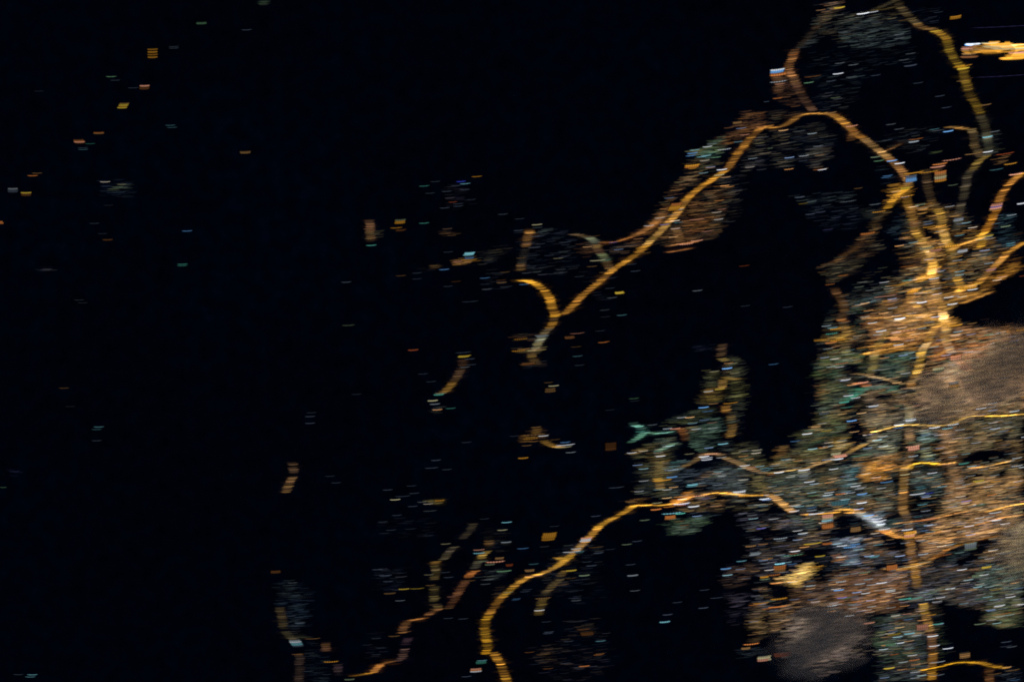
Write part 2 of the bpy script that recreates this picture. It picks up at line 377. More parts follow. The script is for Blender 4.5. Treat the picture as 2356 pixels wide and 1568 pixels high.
RD(J6, 'c08a30', 3, 1, '1940 1030 1870 1060 1790 1080 1740 1110', .9); RD(J6, '90602a', 3, 1, '2050 1110 1960 1150 1880 1180 1790 1215', .7)
J7 = 'ribbed amber link between the upper and lower junction'
RD(J7, '4a3c22', 3, 1, '1690 770 1690 830 1700 900', .9); RD(J7, '54401c', 3, 1, '1700 900 1730 970', .9); RD(J7, '946a20', 3, 1, '1730 970 1760 1030 1790 1080', 1.0)
J8 = 'bright amber trunk road running down the middle of the city'
RD(J8, 'd09c50', 3, 1, '1520 870 1505 930 1510 960', 1.4); RD(J8, '86643c', 3, 1, '1520 970 1540 1040 1555 1100 1560 1160', .9)
RD(J8, '946a34', 3, 1, '1565 1170 1590 1230 1605 1300', .95); RD(J8, 'd0a060', 3, 1, '1605 1300 1615 1350 1620 1395', 1.5)
RD(J8, '9c6c2c', 3, 1, '1590 1410 1530 1440 1500 1500 1480 1570', .9); RD(J8, 'c09868', 3, 2, '1470 10 1430 50 1420 80', 1.4)
RD(J8, 'c8963c', 3, 2, '1415 90 1400 160 1395 220 1370 290', 1.0); RD(J8, '8c6430', 3, 2, '1370 290 1340 350 1320 380', .85); RD(J8, '9c6c34', 3, 2, '1320 380 1310 415', .95)
J9 = 'brown road curving off the trunk to the left'
RD(J9, '94641f', 3, 1, '1510 960 1430 1000 1380 1020', .85); RD(J9, '9c6820', 3, 1, '1370 1080 1320 1110', 1); RD(J9, '80562c', 3, 1, '1320 1120 1300 1190 1240 1250 1190 1310', .75)
J10 = 'grey then tan road right of the trunk ending at an orange compound'
RD(J10, '8a6634', 3, 1, '1620 1400 1640 1460 1630 1520 1640 1570', 1.3); RD(J10, '7c6244', 3, 2, '1640 10 1660 50', 1.4); RD(J10, '8a7c6c', 3, 2, '1660 50 1700 110', 1.4)
RD(J10, '96644a', 3, 2, '1700 150 1790 215 1830 250 1870 290', 1.3)
RD('brown coastal street climbing the left shore of the city', '4c321c', 3, 1, '610 1080 630 1130 670 1170 690 1210', .9, gap=.15)
C1 = 'brown coastal street climbing the left shore of the city'
RD(C1, '583a20', 3, 1, '690 1210 700 1260 690 1310 680 1350', .9); RD(C1, '7a4c26', 3, 1, '670 1355 690 1385', .9); RD(C1, '4a3820', 3, 1, '700 1400 710 1450 720 1500', .85)
RD(C1, '6c5020', 3, 1, '720 1500 690 1530 640 1545', .8); RD(C1, '3a3220', 3, 2, '700 0 720 100 730 180', .75)
C2 = 'tan street crossing the green quarter to the trunk road'
RD(C2, '7a6040', 3, 2, '790 298 870 296 960 325 1050 335 1130 360 1200 380 1300 395', .6, wid=.8)
RD('dim olive street running down through the green quarter', '5c4e2a', 3, 1, '1080 1480 1040 1560', .85); RD('dim olive street running down through the green quarter', '504624', 3, 2, '1030 0 1010 50 980 120 975 200 950 290', .85)
T1 = 'pale stretch of the trunk road below the misty quarter'
RD(T1, '4a3c30', 3, 2, '920 470 925 560', 1.05); RD(T1, '6a6048', 3, 2, '1300 590 1300 660 1290 740', 1.12); RD(T1, '7a5c44', 3, 2, '1300 790 1300 860 1310 930', 1.05)
RD(T1, '8a7458', 3, 2, '1330 960 1340 1000', 1.50); RD(T1, '6a4c30', 3, 2, '1310 1010 1300 1080 1270 1130', 1.20)
RD(T1, 'a07030', 3, 2, '1270 1140 1250 1180 1250 1230', 1.50); RD(T1, '6e5028', 3, 2, '1250 1240 1245 1310 1245 1370', 1.35)
RD(T1, '885a2c', 3, 2, '1250 1375 1240 1440', 1.42); RD(T1, '7c5830', 3, 2, '1240 1440 1240 1500 1245 1570', 1.27)
T2 = 'straight amber trunk road running down the lower right'
RD(T2, '785834', 3, 3, '1250 0 1280 60 1300 110 1310 180', 1.27); RD(T2, 'd8a050', 3, 3, '1315 185 1300 215 1295 245', 1.65)
RD(T2, '7c542a', 3, 3, '1310 260 1315 330 1320 400 1335 460', 1.35); RD(T2, 'a8762c', 3, 3, '1345 475 1345 520', 1.35); RD(T2, '74501f', 3, 3, '1345 520 1355 590 1370 650 1370 700', 1.42)
RD(T2, 'a07830', 3, 3, '1430 845 1430 890 1440 940', 1.42); RD(T2, '7c5828', 3, 3, '1450 950 1475 1030 1490 1100', 1.35); RD(T2, '5a3c26', 3, 3, '1500 1120 1510 1200 1515 1280', 1.27)
RD(T2, '6e4a1c', 3, 3, '1515 1290 1515 1350 1515 1420', 1.42); RD(T2, '8a5e18', 3, 3, '1510 1450 1505 1540', 1.42)
H1 = 'bright yellowish ring road crossing the city under the misty quarter'
RD(H1, 'b48c48', 3, 2, '960 830 1050 812 1130 785 1230 768 1330 763 1450 768 1560 775', 1.0, wid=.8, fine=.9)
RD(H1, 'b08846', 3, 2, '1560 775 1660 765 1730 740 1790 705 1860 683 1960 680', 1.0, wid=.8, fine=.9)
RD(H1, 'b48838', 3, 2, '1960 682 2080 685 2200 680 2300 670 2380 662', 1.0, wid=.8, fine=.9)
H2 = 'tan lit road sweeping down left from the ring road to the bay head'
RD(H2, '7c684c', 3, 2, '970 840 980 880 950 920', .7); RD(H2, 'a07844', 3, 2, '900 935 850 965 780 1000 720 1030', .75); RD(H2, '8c6c48', 3, 2, '700 1035 640 1050 560 1095 480 1120 420 1140', .62)
RD(H2, '80643c', 3, 2, '420 1140 360 1165 260 1175 160 1190 60 1205 -30 1210', .5, wid=.9)
RD(H2, '6a5238', 2, 2, '2330 1205 2240 1190 2160 1155 2080 1115 2000 1085 1940 1060', .7)
H3 = 'tan road zigzagging over the green headland'
RD(H3, '8a6848', 2, 2, '1930 1040 1850 1028 1770 1030', .6); RD(H3, '6c5438', 2, 2, '1770 1030 1720 1070 1660 1110 1600 1140 1540 1160', .75)
H4 = 'amber avenue hooking right off the straight trunk'
RD(H4, 'b88a24', 3, 2, '1300 1165 1330 1130 1390 1112 1470 1112 1550 1125', .9, wid=.8); RD(H4, 'a87838', 3, 2, '1550 1128 1640 1125 1720 1110', .9, wid=.8)
H5 = 'thin tan avenue rising to the right edge below the dark park'
RD(H5, 'a8783c', 3, 2, '1850 1160 1950 1155 2050 1140 2130 1118 2230 1095', .9, wid=.7)
H6 = 'orange street climbing to the right edge over the brown quarter'
RD(H6, 'a87430', 3, 2, '2010 1565 2090 1545 2170 1520 2260 1500 2370 1485', 1.05, wid=.8)
S1 = 'amber coast road winding from the headland down to the lower edge'
RD(S1, 'b88030', 3, 3, '330 25 430 22 540 15 640 5', .82, wid=.9); RD(S1, 'b88030', 3, 2, '640 1545 740 1540 830 1555', .82, wid=.9)
RD(S1, 'b07830', 3, 3, '720 5 800 12 870 5', .8, wid=.8)
RD(S1, 'c88c34', 2, 2, '1740 1420 1800 1398 1880 1388 1960 1392 2060 1402 2160 1415 2270 1412 2360 1408', .82, wid=.8)
RD(S1, 'a07444', 3, 2, '0 1410 50 1425 90 1455 130 1490 180 1530 230 1565', .85)
RD(S1, 'c07e38', 2, 2, '1480 1490 1550 1475 1600 1440 1660 1425', .95)
RD(S1, 'c48a30', 2, 2, '1080 1520 1160 1503 1260 1503 1360 1503 1470 1495', .8, wid=.8)
RD(S1, '9c6c22', 2, 2, '1130 1505 1090 1530 1040 1565', .95); RD(S1, '9a6c22', 2, 3, '1045 0 960 45 880 85 820 120 780 160', .95)
RD(S1, 'b07830', 2, 3, '780 160 740 205 700 240 660 280', 1.15); RD(S1, '8c683c', 2, 3, '660 285 610 340 560 385', .95)
RD(S1, '9c7024', 2, 3, '555 390 510 430 470 460 420 500', 1.0); RD(S1, '9a6e2c', 2, 3, '420 500 350 535 270 570 190 590', .8)
RD(S1, 'a8762c', 2, 3, '190 590 120 615 60 650 10 690', .95); RD(S1, 'a07420', 1, 3, '2360 700 2310 740 2270 775', .95)
RD(S1, '8a5c20', 1, 3, '2270 775 2220 840 2175 900 2140 940', .95, gap=.25); RD(S1, '966a18', 1, 3, '2135 950 2110 1010 2105 1060 2110 1130 2120 1200 2135 1260', 1.0, gap=.06)
RD(S1, 'a87414', 1, 3, '2130 1270 2100 1310', .9); RD(S1, '80561a', 1, 3, '2180 1290 2220 1340 2250 1400 2280 1470 2300 1540 2310 1580', .95)
RD('small side road spilling off the winding coast road', '9c7028', 2, 3, '430 420 460 440 475 470', .85); 
RD('olive side road dropping off the winding coast road', '544020', 2, 3, '500 540 460 560 450 600', .8, gap=.2); RD('olive side road dropping off the winding coast road', '4a3c26', 2, 3, '440 620 370 680 320 730 300 770', .7, gap=.2)
RD('olive side road dropping off the winding coast road', '5c481f', 2, 3, '285 790 270 850 255 900 250 950', .85, gap=.2)
W1 = 'dark red brown road left of the winding coast road'
RD(W1, '503820', 1, 3, '2140 265 2150 320', .7, gap=.4); RD(W1, '6c5424', 1, 3, '2130 360 2080 400 2060 440', .85); RD(W1, '464034', 1, 3, '2050 450 2010 520', .8)
RD(W1, '8a5226', 1, 3, '2010 545 1970 580 1950 605', .95); RD(W1, '4c2e1c', 1, 3, '1930 630 1890 690 1850 760 1810 830 1780 880', .95)
RD(W1, '5a3a20', 1, 3, '1700 890 1620 920 1580 950', .75); RD(W1, '7a4c24', 1, 3, '1560 975 1470 990 1410 1000', .7, wid=.9); RD(W1, '54361e', 1, 3, '1400 1000 1370 1040 1345 1090', .85)
RD(W1, '6a4626', 1, 3, '1380 1100 1330 1115', .7); RD(W1, '30202a', 1, 3, '1400 1160 1370 1220', .7, gap=.3); RD(W1, '342420', 1, 3, '1360 1260 1355 1340 1300 1370', .8, gap=.2)
RD(W1, '8a5628', 1, 3, '1260 1375 1180 1385 1110 1430 1080 1480', .7, wid=.9); RD(W1, '96641f', 1, 3, '1060 1480 980 1495 890 1508', .55)
W2 = 'dim khaki road stepping down to meet the red brown road'
RD(W2, '30281f', 1, 3, '2000 110 1960 180 1900 250', .8, gap=.3); RD(W2, '3a3226', 1, 3, '1830 320 1770 370 1730 440', .75, gap=.2)
RD(W2, '6a4c20', 1, 3, '1660 455 1640 480', .85); RD(W2, '4a3c22', 1, 3, '1640 490 1660 540 1640 620', .85, gap=.15); RD(W2, '40361f', 1, 3, '1640 680 1640 760 1635 830', .85, gap=.2)
RD(W2, '5a4828', 1, 3, '1650 850 1690 890', .6)
W3 = 'dim brown road at the lower edge left of the others'
RD(W3, '463824', 1, 3, '220 880 230 930 245 1000 255 1070', .75, gap=.25); RD(W3, '4c422c', 1, 3, '265 1100 310 1150 350 1170', .6)
RD(W3, '7a5024', 1, 3, '390 1308 395 1312', .8); RD(W3, '33261f', 1, 3, '400 1320 400 1400 400 1480 390 1570', .85, gap=.3)
RD('brown lane in short lengths beside the dim road', '4a3020', 1, 3, '640 1200 640 1280', .85, gap=.3); RD('brown lane in short lengths beside the dim road', '2c2024', 1, 3, '750 1400 760 1500', .7, gap=.4)
B1 = 'bright amber road waving along the bottom right corner'
RD(B1, 'b07c18', 3, 3, '1400 1458 1500 1440 1600 1418 1700 1390 1780 1382 1900 1382', .65, wid=.85); RD(B1, '9c6c1c', 3, 3, '1900 1384 1980 1390 2060 1420 2150 1430 2200 1435', .75)
RD('rust coloured road cut by the bottom edge in the right corner', '4a2e18', 3, 3, '2030 1440 2040 1580', .8)
RD('vertical brown street beside the ring road', '54402c', 3, 2, '1640 800 1640 900 1670 1000 1690 1080', .7); RD('vertical brown street beside the ring road', '5c4430', 3, 2, '1690 1120 1690 1200 1680 1300 1670 1380', .65)
X1 = 'teal lit road crossing in an X on the headland'
RD(X1, '38584e', 2, 2, '1130 745 1120 765', .8); RD(X1, '5c8c7e', 2, 2, '1130 770 1180 785', .85); RD(X1, '3c6054', 2, 2, '1190 790 1220 820', .9)
RD(X1, '52806f', 2, 2, '1220 830 1190 865 1140 900 1080 930', .85); RD(X1, '60907f', 2, 2, '1250 838 1330 845 1420 838 1480 825', .55, wid=.8)
RD('teal street slanting down to the headland', '4c6858', 2, 2, '1500 932 1430 960 1380 990 1330 1012', .6); RD('red brown road below the teal one', '7a4a28', 2, 2, '1530 798 1570 815 1590 860 1600 905', .8)
Y1 = 'broken brown road down the narrow headland village'
RD(Y1, '4c3826', 2, 2, '1935 20 1935 80 1925 140', .7, gap=.4); RD(Y1, '6e5a30', 2, 2, '1930 155 1970 180', .7); RD(Y1, '40301f', 2, 2, '1975 210 1975 290', .7, gap=.3)
RD(Y1, '6c5424', 2, 2, '1950 325 2040 345 2090 345', .6); RD(Y1, '664c24', 2, 2, '1940 350 1930 440', .8, gap=.3); RD(Y1, '6c4c20', 2, 2, '1810 430 1810 480', .6)
RD(Y1, '7c5424', 2, 2, '1960 590 1970 650', .75); RD(Y1, '6a5028', 2, 2, '2000 680 2020 720', .7); RD(Y1, '7c5a2c', 2, 2, '2030 760 2020 820 2000 880', .7)
RD('amber street standing above the coast road on the headland', '4c4026', 2, 2, '1360 1100 1350 1200', .7); RD('amber street standing above the coast road on the headland', 'a87c28', 2, 2, '1340 1255 1360 1290', .9); RD('amber street standing above the coast road on the headland', '76582c', 2, 2, '1360 1300 1360 1360', .8, gap=.2)
Z1 = 'short brown road ending at pale lamps in the dark middle'
RD(Z1, '4c3220', 1, 2, '1910 165 1900 220', .85, gap=.2); RD(Z1, '44301f', 1, 2, '1895 240 1865 300 1830 350', .85, gap=.25); RD(Z1, '705022', 1, 2, '1815 365 1780 420 1725 470', .8)
RD('ribbed brown road alone on the dark land', '5a4230', 1, 2, '335 1115 340 1160 355 1210', .8, gap=.35); RD('ribbed brown road alone on the dark land', '5a4028', 1, 2, '340 1240 320 1280 300 1320 270 1390', .75, gap=.4)
RD('short brown road standing alone left of the scattered lights', '503624', 1, 1, '1040 450 1055 500 1050 560', .85, gap=.25); RD('short brown road standing alone left of the scattered lights', '5a4228', 1, 1, '1050 560 1055 610 1045 645', .8)
RD('amber village street under a yellowish patch of lights', '6a4a1c', 2, 2, '230 800 220 860', .5); RD('amber village street under a yellowish patch of lights', '6e5020', 2, 2, '290 910 340 945 390 965 470 970', .6)

RD(S1, 'c8ccd0', 3, 3, '800 0 870 30 940 70 1000 115 1060 165', .36, jit=1); RD(S1, 'c0803c', 3, 3, '1030 170 1100 185 1160 225 1230 240 1300 225', .8)
X2 = 'orange streets fanning out from the bright crossing to the right edge'
RD(X2, '9c6634', 3, 3, '1330 240 1480 200 1640 175 1800 150 1960 110 2120 60 2360 20', .45, wid=.8, jit=.6)
RD(X2, '8e5c2e', 3, 3, '1150 110 1280 95 1420 78 1560 58 1700 20 1850 -10', .45, wid=.8, jit=.4)
RD(X2, '8a5a30', 3, 3, '1380 250 1560 245 1760 235 1960 205 2160 150 2360 110', .4, wid=.9, jit=.6)
RD(X2, '94602e', 3, 3, '1350 500 1450 470 1560 400 1680 330 1800 295 1960 250 2150 215', .45, wid=.8, jit=.5)
RD(X2, 'a8743c', 3, 3, '1060 520 1200 530 1330 500 1450 465', .4, wid=.8)
RD(X2, '7a5834', 3, 3, '1500 60 1700 0 1900 -60', .4, jit=.5)
RD('tan streets crossing the brown quarter at the right edge', '80603c', 3, 2, '1640 1440 1800 1400 2000 1370 2200 1330 2360 1290', .35, wid=.8, jit=.6)
RD('tan streets crossing the brown quarter at the right edge', '8a643c', 3, 2, '1700 1350 1900 1310 2100 1260 2360 1230', .35, wid=.8, jit=.6)
RD('brown street up the left flank of the orange block', '785224', 3, 2, '900 1290 890 1200 960 1120 1050 1080', .45, jit=.4)

J11 = 'thin amber streets fanning out below the two junctions'
for q in ("1610 1400 1450 1425 1300 1450 1150 1475 1000 1490", "1640 1390 1500 1360 1400 1330 1250 1330", "1050 1540 1200 1530 1350 1500 1500 1480", "1560 1100 1450 1110 1350 1130", "1600 1240 1700 1180 1850 1150 2000 1090",
          "1500 940 1400 985 1300 1020 1180 1060", "1300 1200 1400 1260 1500 1330 1560 1380", "950 1350 1100 1350 1250 1390", "1640 1280 1700 1240 1740 1200"):
    RD(J11, 'a07434', 3, 1, q, .34, wid=.8, jit=.7)
for q in ("860 120 1000 90 1150 60 1300 30", "850 60 1000 40 1150 20", "1330 80 1500 50 1620 10", "1480 140 1600 110 1700 60"):
    RD(J11, 'a07030', 3, 2, q, .4, wid=.8, jit=.7)

DIM.update({'faint grey green lights of the hillside hamlet at the upper right': (0.62, 0.75, 0.9), 'dim brown lights crowding the slope either side of the highway': (.85, 1, 1), 'sparse grey lights scattered left of the grey green road': (0.6, 0.8, 0.8), 'dim blue grey lights beside the brown road above the inner bay': (0.62, 0.8, 0.8), 'packed amber and brown lights around the bright road junctions': (.82, 1, 1), 'brown and orange lights of the quarter below the junctions': (1.2, 1, 1), 'green and teal tinted lights of the waterfront quarter': (1.0, .95, 1.05), 'mixed tan and grey green lights of the harbour quarter': (1.2, 1, 1.0), 'brown lights of the broad quarter at the right edge': (.95, 1, 1), 'patchy dim lights of the lower quarter between trunk road and bottom cloud': (1.15, 1, 0.9), 'yellow floodlit ground with a ragged edge above the bottom cloud': (1.0, .95, 1), 'dim green lights around the lower end of the trunk road': (0.95, 1, 0.75), 'green tinted lights of the hillside at the lower right edge': (1.1, 1, 0.75), 'green and olive lights covering the headland around the teal road': (.9, 1, 1.05), 'faint blue grey lights strewn around the winding coast road': (0.55, 0.75, 0.7), 'faint teal grey lights of the town cut by the lower edge': (0.75, 0.8, 0.8), 'pale smudges of village light on the dark land at the left': (0.8, 1, 0.8), 'amber village lights under the yellowish patch in the dark middle': (0.8, 1, 1)})
# ---- districts (label, column, row, colours, density, readings)
A = 'faint grey green lights of the hillside hamlet at the upper right'
D(A, 3, 0, '20241f 2a2c28 3a3428 1c2220', .8, '540 0 760 0 700 120 980 110 1180 90 1280 230 1180 330 1000 300 620 420 560 300 400 440 250 440 350 250', 1.0, .35)
D(A, 3, 0, '28302f 2c3634 20282a', .9, '700 180 1150 160 1300 260 1330 420 900 470 620 420', .9, .35)
D(A, 3, 0, '141a1e 1a2022', .35, '300 480 1400 420 1400 560 1000 620 900 800 650 900 350 760 320 560', 1, .4)
D(A, 3, 0, '3a3228 5a4030 2c2a26', .7, '440 30 720 0 700 80 600 160 470 220', .9, .4)
D(A, 3, 0, '1c2023 242424', .5, '380 880 750 780 900 850 700 1020 500 1030', .9, .3)
D(A, 3, 0, '1b1f26 22262c', .35, '1150 60 1600 60 1560 240 1380 200', 1, .35)
D(A, 3, 0, '4a3226 6a462e 38281f', .9, '20 690 200 680 260 800 330 960 200 1010 80 930 20 760', .75, .4)
B = 'dim brown lights crowding the slope either side of the highway'
D(B, 2, 0, '4c3220 5a3c24 3a281c', 1.1, '2100 1020 2300 1000 2354 1060 2354 1170 2200 1210 2100 1290 1940 1360 1860 1300 2020 1160', .9, .3)
D(B, 3, 0, '3c2c22 2a2622', .8, '0 1010 200 1010 350 1030 200 1100 0 1150', .8, .3)
D(B, 2, 0, '3c4a3c 2c4438 44503a 3a3a2a', 1.2, '1840 1280 1960 1260 1980 1400 1900 1460 1640 1460 1620 1380 1760 1340', .9, .35)
D(B, 2, 0, '2c2418 3c3020 3a3a30', .9, '1620 1450 1900 1460 1960 1480 1900 1568 1580 1568', .9, .4)
D(B, 2, 0, '1e1e1e 2c2a26 34302a', .6, '2250 1220 2354 1200 2354 1568 2100 1568 2120 1450', .8, .45)
D(B, 3, 0, '1a1e20 24241f 2c2822', .6, '0 1190 250 1180 480 1100 620 1180 620 1330 200 1560 0 1568', .8, .4)
D(B, 3, 0, '2c2a26 40362c', .8, '390 1330 590 1330 590 1430 500 1568 370 1568', 1, .4)
D(B, 2, 1, '30281f 3c2f22 28241f 4a3420', 1.0, '1560 10 1830 0 1700 130 1560 200 1460 340 1420 460 1260 540 1180 560 1330 350 1450 200', .9, .45)
D(B, 2, 1, '4a3420 5a3c22 32281e 2a2620', 1.15, '1700 210 1880 140 2080 150 2000 330 1950 540 1850 640 1600 650 1400 700 1300 660 1400 560 1560 380', .85, .4)
D(B, 2, 1, '1c1c1e 2a2622', .5, '1850 60 2140 0 2120 350 1960 540 1980 250', .9, .4)
D(B, 2, 1, '5a3c20 6a4624', .9, '1280 440 1450 300 1480 420 1330 560 1200 620 1100 600', .8, .35)
D(B, 2, 1, '3c2c20 4a3424', .9, '1080 610 1190 600 1250 700 1080 700', .9, .3)
D(B, 2, 1, '24201e 34281f 1e1e1e', .7, '840 700 1190 640 1180 740 950 780 850 760', .9, .4)
D(B, 2, 1, '2e2018 3a281c', .9, '610 640 740 650 750 800 620 800', .85, .3)
C = 'sparse grey lights scattered left of the grey green road'
D(C, 2, 1, '20262c 2a2e30 1a2026', .35, '0 560 380 530 620 590 620 860 500 980 100 950', .9, .4)
D(C, 2, 1, '3a4844 2e3a38', .8, '200 500 380 530 380 580 240 590', .8, .3)
D(C, 1, 1, '24241f 2e2a22 1a2024', .7, '1980 760 2180 700 2354 640 2354 760 2150 860 1960 890', .7, .35)
D(C, 1, 1, '6a4a20 7a5424', 1.1, '1820 790 1960 790 2010 820 1920 870 1830 875 1800 830', .9, .3)
D(C, 1, 1, '604824 50401f', 1.0, '1580 860 1680 855 1700 890 1600 905 1560 890', .9, .3)
D(C, 1, 1, '28261f 24201e', .6, '1480 880 1700 900 1500 960', .7, .3)
D(C, 1, 1, '4a3420 3a2a1e', .8, '1700 525 1840 520 1840 590 1700 600', .9, .4)
D(C, 1, 1, '3a3628 2c2a20', .9, '1060 540 1200 535 1150 610 1060 640', .9, .3)
D(C, 1, 1, '1a1e22 20242a', .25, '2050 900 2354 880 2354 1080 2080 1110', .9, .3)
D(C, 1, 1, '1a1a20 201c24', .3, '1680 140 2000 90 2000 360 1700 350', .9, .3)
D(C, 2, 1, '16181e 1a1c22', .22, '500 900 950 900 900 1350 700 1200 560 1000', .9, .3)
D(C, 2, 1, '3a281c 4a2e1c 2a2420', .7, '-30 1500 250 1480 330 1568 -30 1568', .9, .4)
D(C, 2, 2, '50482c 6a5c34 3a301e', 1.0, '30 60 290 50 290 110 90 110', .7, .3)
D(C, 2, 2, '2a201a 1e1e20', .6, '60 180 320 170 330 240 80 250', .9, .3)
E = 'dim blue grey lights beside the brown road above the inner bay'
D(E, 3, 1, '1a2224 222c2e 28302f', .7, '220 220 820 170 820 240 560 290 300 330', .9, .35)
D(E, 3, 1, '1a2028 1e242c', .45, '350 330 860 300 860 560 500 560 350 420', .9, .4)
D(E, 3, 1, '262c26 30342a 3a3424', .85, '820 330 1100 340 1050 470 880 460', 1, .35)
D(E, 3, 0, '18242a 20282e', .5, '900 1480 1230 1568 1000 1568', .9, .3)
D(E, 3, 1, '1a242a 202c2e', .5, '1060 60 1200 40 1180 120 1080 120', .9, .3)
D(E, 3, 1, '1c2a2e 22343a', .6, '1160 360 1250 340 1330 560 1380 700 1250 730 1100 560', .85, .4)
D(E, 3, 1, '3a2a1c 4a341f 2c241e 2e2c24', 1.0, '850 580 1000 560 1080 640 1040 760 900 820 760 970 560 1020 500 960 480 870 680 780 760 660', .9, .4)
D(E, 3, 1, '2a2a22 342e22 241e1a', .9, '480 850 900 800 860 950 700 1000 540 1060', .85, .4)
D(E, 3, 0, '1c2226 242826', .4, '950 1270 1500 1130 1640 1200 1430 1440 1200 1400', .9, .4)
D(E, 3, 0, '28301f 2e3a24', .8, '1470 1390 1580 1380 1580 1430 1470 1430', .9, .3)
D(E, 3, 0, '2c3028 343428 24282a', .8, '1940 1200 2130 1190 2140 1400 2060 1440 1950 1400', .7, .35)
D(E, 3, 0, '5a4020 6a4a24', .8, '2120 1410 2260 1390 2160 1460 2280 1510 2120 1520 2070 1480', .8, .35)
F = 'packed amber and brown lights around the bright road junctions'
D(F, 3, 1, '7c5820 8c6424 6a4a1c', 1.4, '1110 120 1330 110 1330 220 1200 290 1110 340 1070 300 1090 200', .85, .25)
D(F, 3, 1, '7c5c34 8c6a3c 604828', 1.4, '1350 640 1500 640 1640 760 1600 840 1400 850 1340 760', .9, .3)
D(F, 3, 1, '3a281c 2a1e18', .9, '1320 700 1380 700 1450 850 1420 950 1130 950 1220 860', .8, .3)
D(F, 3, 1, '7a5428 8c6028 6c4a24', 1.4, '1700 1180 1600 1230 1590 1120 1790 1090 2000 1060 2140 1040 2000 1120 1850 1190', .75, .3)
D(F, 3, 1, '74501f 825822 604018', 1.5, '2350 800 2354 860 2260 960 2120 1040 2000 1080 1930 1060 2050 950 2150 850 2260 780', .72, .28)
D(F, 3, 1, '3c3020 4a3a28 34382e', .9, '1800 760 2100 720 2200 750 2050 880 1950 970 1850 900 1780 820', .8, .35)
D(F, 3, 1, '2a3a3e 223036 1a2628', .8, '2020 600 2340 560 2280 680 2130 760 1960 800 1800 780 1900 720 2010 710', .85, .4)
D(F, 3, 1, '1c2a2e 26383c', .5, '2080 380 2300 380 2250 560 2060 620', .8, .4)
D(F, 3, 1, '22282a 34342c', .7, '1590 870 1700 840 1830 1020 1780 1080 1650 1060 1590 980', .8, .3)
D(F, 3, 1, '96682c a8742c 7c5424', 1.3, '1280 1080 1400 1070 1400 1130 1280 1140', .9, .25)
D(F, 3, 1, '6c4c30 7c5834 563c28 8a6438', 1.5, '1300 1140 1560 1150 1600 1240 1580 1400 1380 1450 1200 1480 900 1490 1050 1400 1160 1320 1270 1220', .8, .3)
D(F, 3, 1, '3c281c 4a3020', 1.0, '1000 1200 1230 1100 1250 1200 1150 1300 1000 1270', .8, .3)
D(F, 3, 1, '243236 1c2a2c 2a3634', .8, '780 1180 1000 1120 1130 1080 1160 1110 980 1190 840 1260 750 1300', .75, .35)
D(F, 3, 1, '64442a 7a4e2a 4c3424', 1.2, '850 1310 1200 1300 1200 1420 1000 1480 920 1470 850 1400', .8, .35)
D(F, 3, 1, '1a1d1f 3a2a20', .5, '2180 600 2354 540 2354 640 2280 680', .6, .3)
D(F, 3, 1, 'c89040 b47c30', 1.2, '1460 870 1600 860 1570 980 1380 1020 1330 970 1460 930', .75, .25)
D(F, 3, 1, 'b88030 c88c30 94662c', 1.2, '1720 1040 1900 1040 1860 1090 1720 1120', .8, .25)
D(F, 3, 1, 'b07c34 8c6430 c48c3c', 1.3, '1540 1350 1700 1330 1790 1400 1700 1440 1560 1430', .75, .25)
G = 'brown and orange lights of the quarter below the junctions'
D(G, 3, 1, '563a24 6a482c 483020 7a5430', 1.5, '900 1490 1250 1470 1560 1440 1640 1420 1900 1430 2354 1440 2354 1568 900 1568', .75, .35, patch=0)
D(G, 3, 1, '1e1813 33241a', .8, '1880 1440 2354 1410 2354 1470 1900 1500', .8, .3)
D(G, 3, 1, '6a5020 7c5c24 3a3a20', 1.0, '640 1400 800 1430 800 1568 410 1568 450 1530 640 1520', .75, .35)
D(G, 3, 2, '4c3c22 5a4424 34301e', 1.1, '480 0 700 0 620 30 520 20', .7, .3)
D(G, 3, 2, '7a542a 8c6028 64482c', 1.4, '900 0 1400 0 1350 80 1150 110 860 130 960 60', .8, .35)
D(G, 3, 2, '6e4426 7c4c2a 5a3a26', 1.5, '1480 0 2080 0 1980 150 1850 230 1780 200 1700 100 1650 180 1500 200', .8, .3)
D(G, 3, 2, '8c705c 846a56 847058', 2.6, '1700 200 2100 0 2354 0 2354 500 2050 560 1800 640 1450 620 1380 580 1360 480 1420 400 1480 330', .55, .06, flat=True)  # hidden even glow, added to light the large cloud from below
D(G, 3, 2, '5a5a48 50584c 48402e', 1.1, '1630 120 1800 200 1900 280 1960 310 1940 370 1800 330 1640 300', .8, .3)
HH = 'green and teal tinted lights of the waterfront quarter'
D(HH, 3, 2, '26301f 2c3a2a 1e2a1e 3a3a24 34301c', 1.35, '540 60 900 100 930 200 960 290 800 290 780 230 700 200 700 400 560 350 370 340 440 180', .9, .35)
D(HH, 3, 1, '1c241a 24301e', .9, '800 1230 900 1250 880 1568 780 1568 740 1350', .8, .3)
D(HH, 3, 2, '26362c 303e30 222e26', 1.3, '1060 110 1340 60 1330 260 1290 350 1050 320 1000 240', .85, .3)
D(HH, 3, 2, '564c30 4a4430', 1.2, '930 100 1040 90 1020 280 940 280', .85, .3)
D(HH, 3, 2, '2c382c 3a3c28 24301f', 1.3, '480 360 700 380 800 420 760 500 640 620 760 700 740 800 450 780 440 620 480 480', .85, .35)
D(HH, 3, 2, '2c6450 347458 245040', 1.4, '780 420 950 400 900 470 820 520 700 570 640 570 730 480', .85, .25)
D(HH, 3, 2, '7a4830 6a4434 8a5438', 1.2, '720 370 940 370 1000 390 920 420 780 405', .8, .3)
D(HH, 3, 2, '2a4a3c 34503c 30382c', 1.2, '950 400 1240 400 1180 450 950 480', .75, .3)
D(HH, 3, 2, '12110f 1c1a18', .6, '700 200 840 230 850 300 740 280', 1, .3)
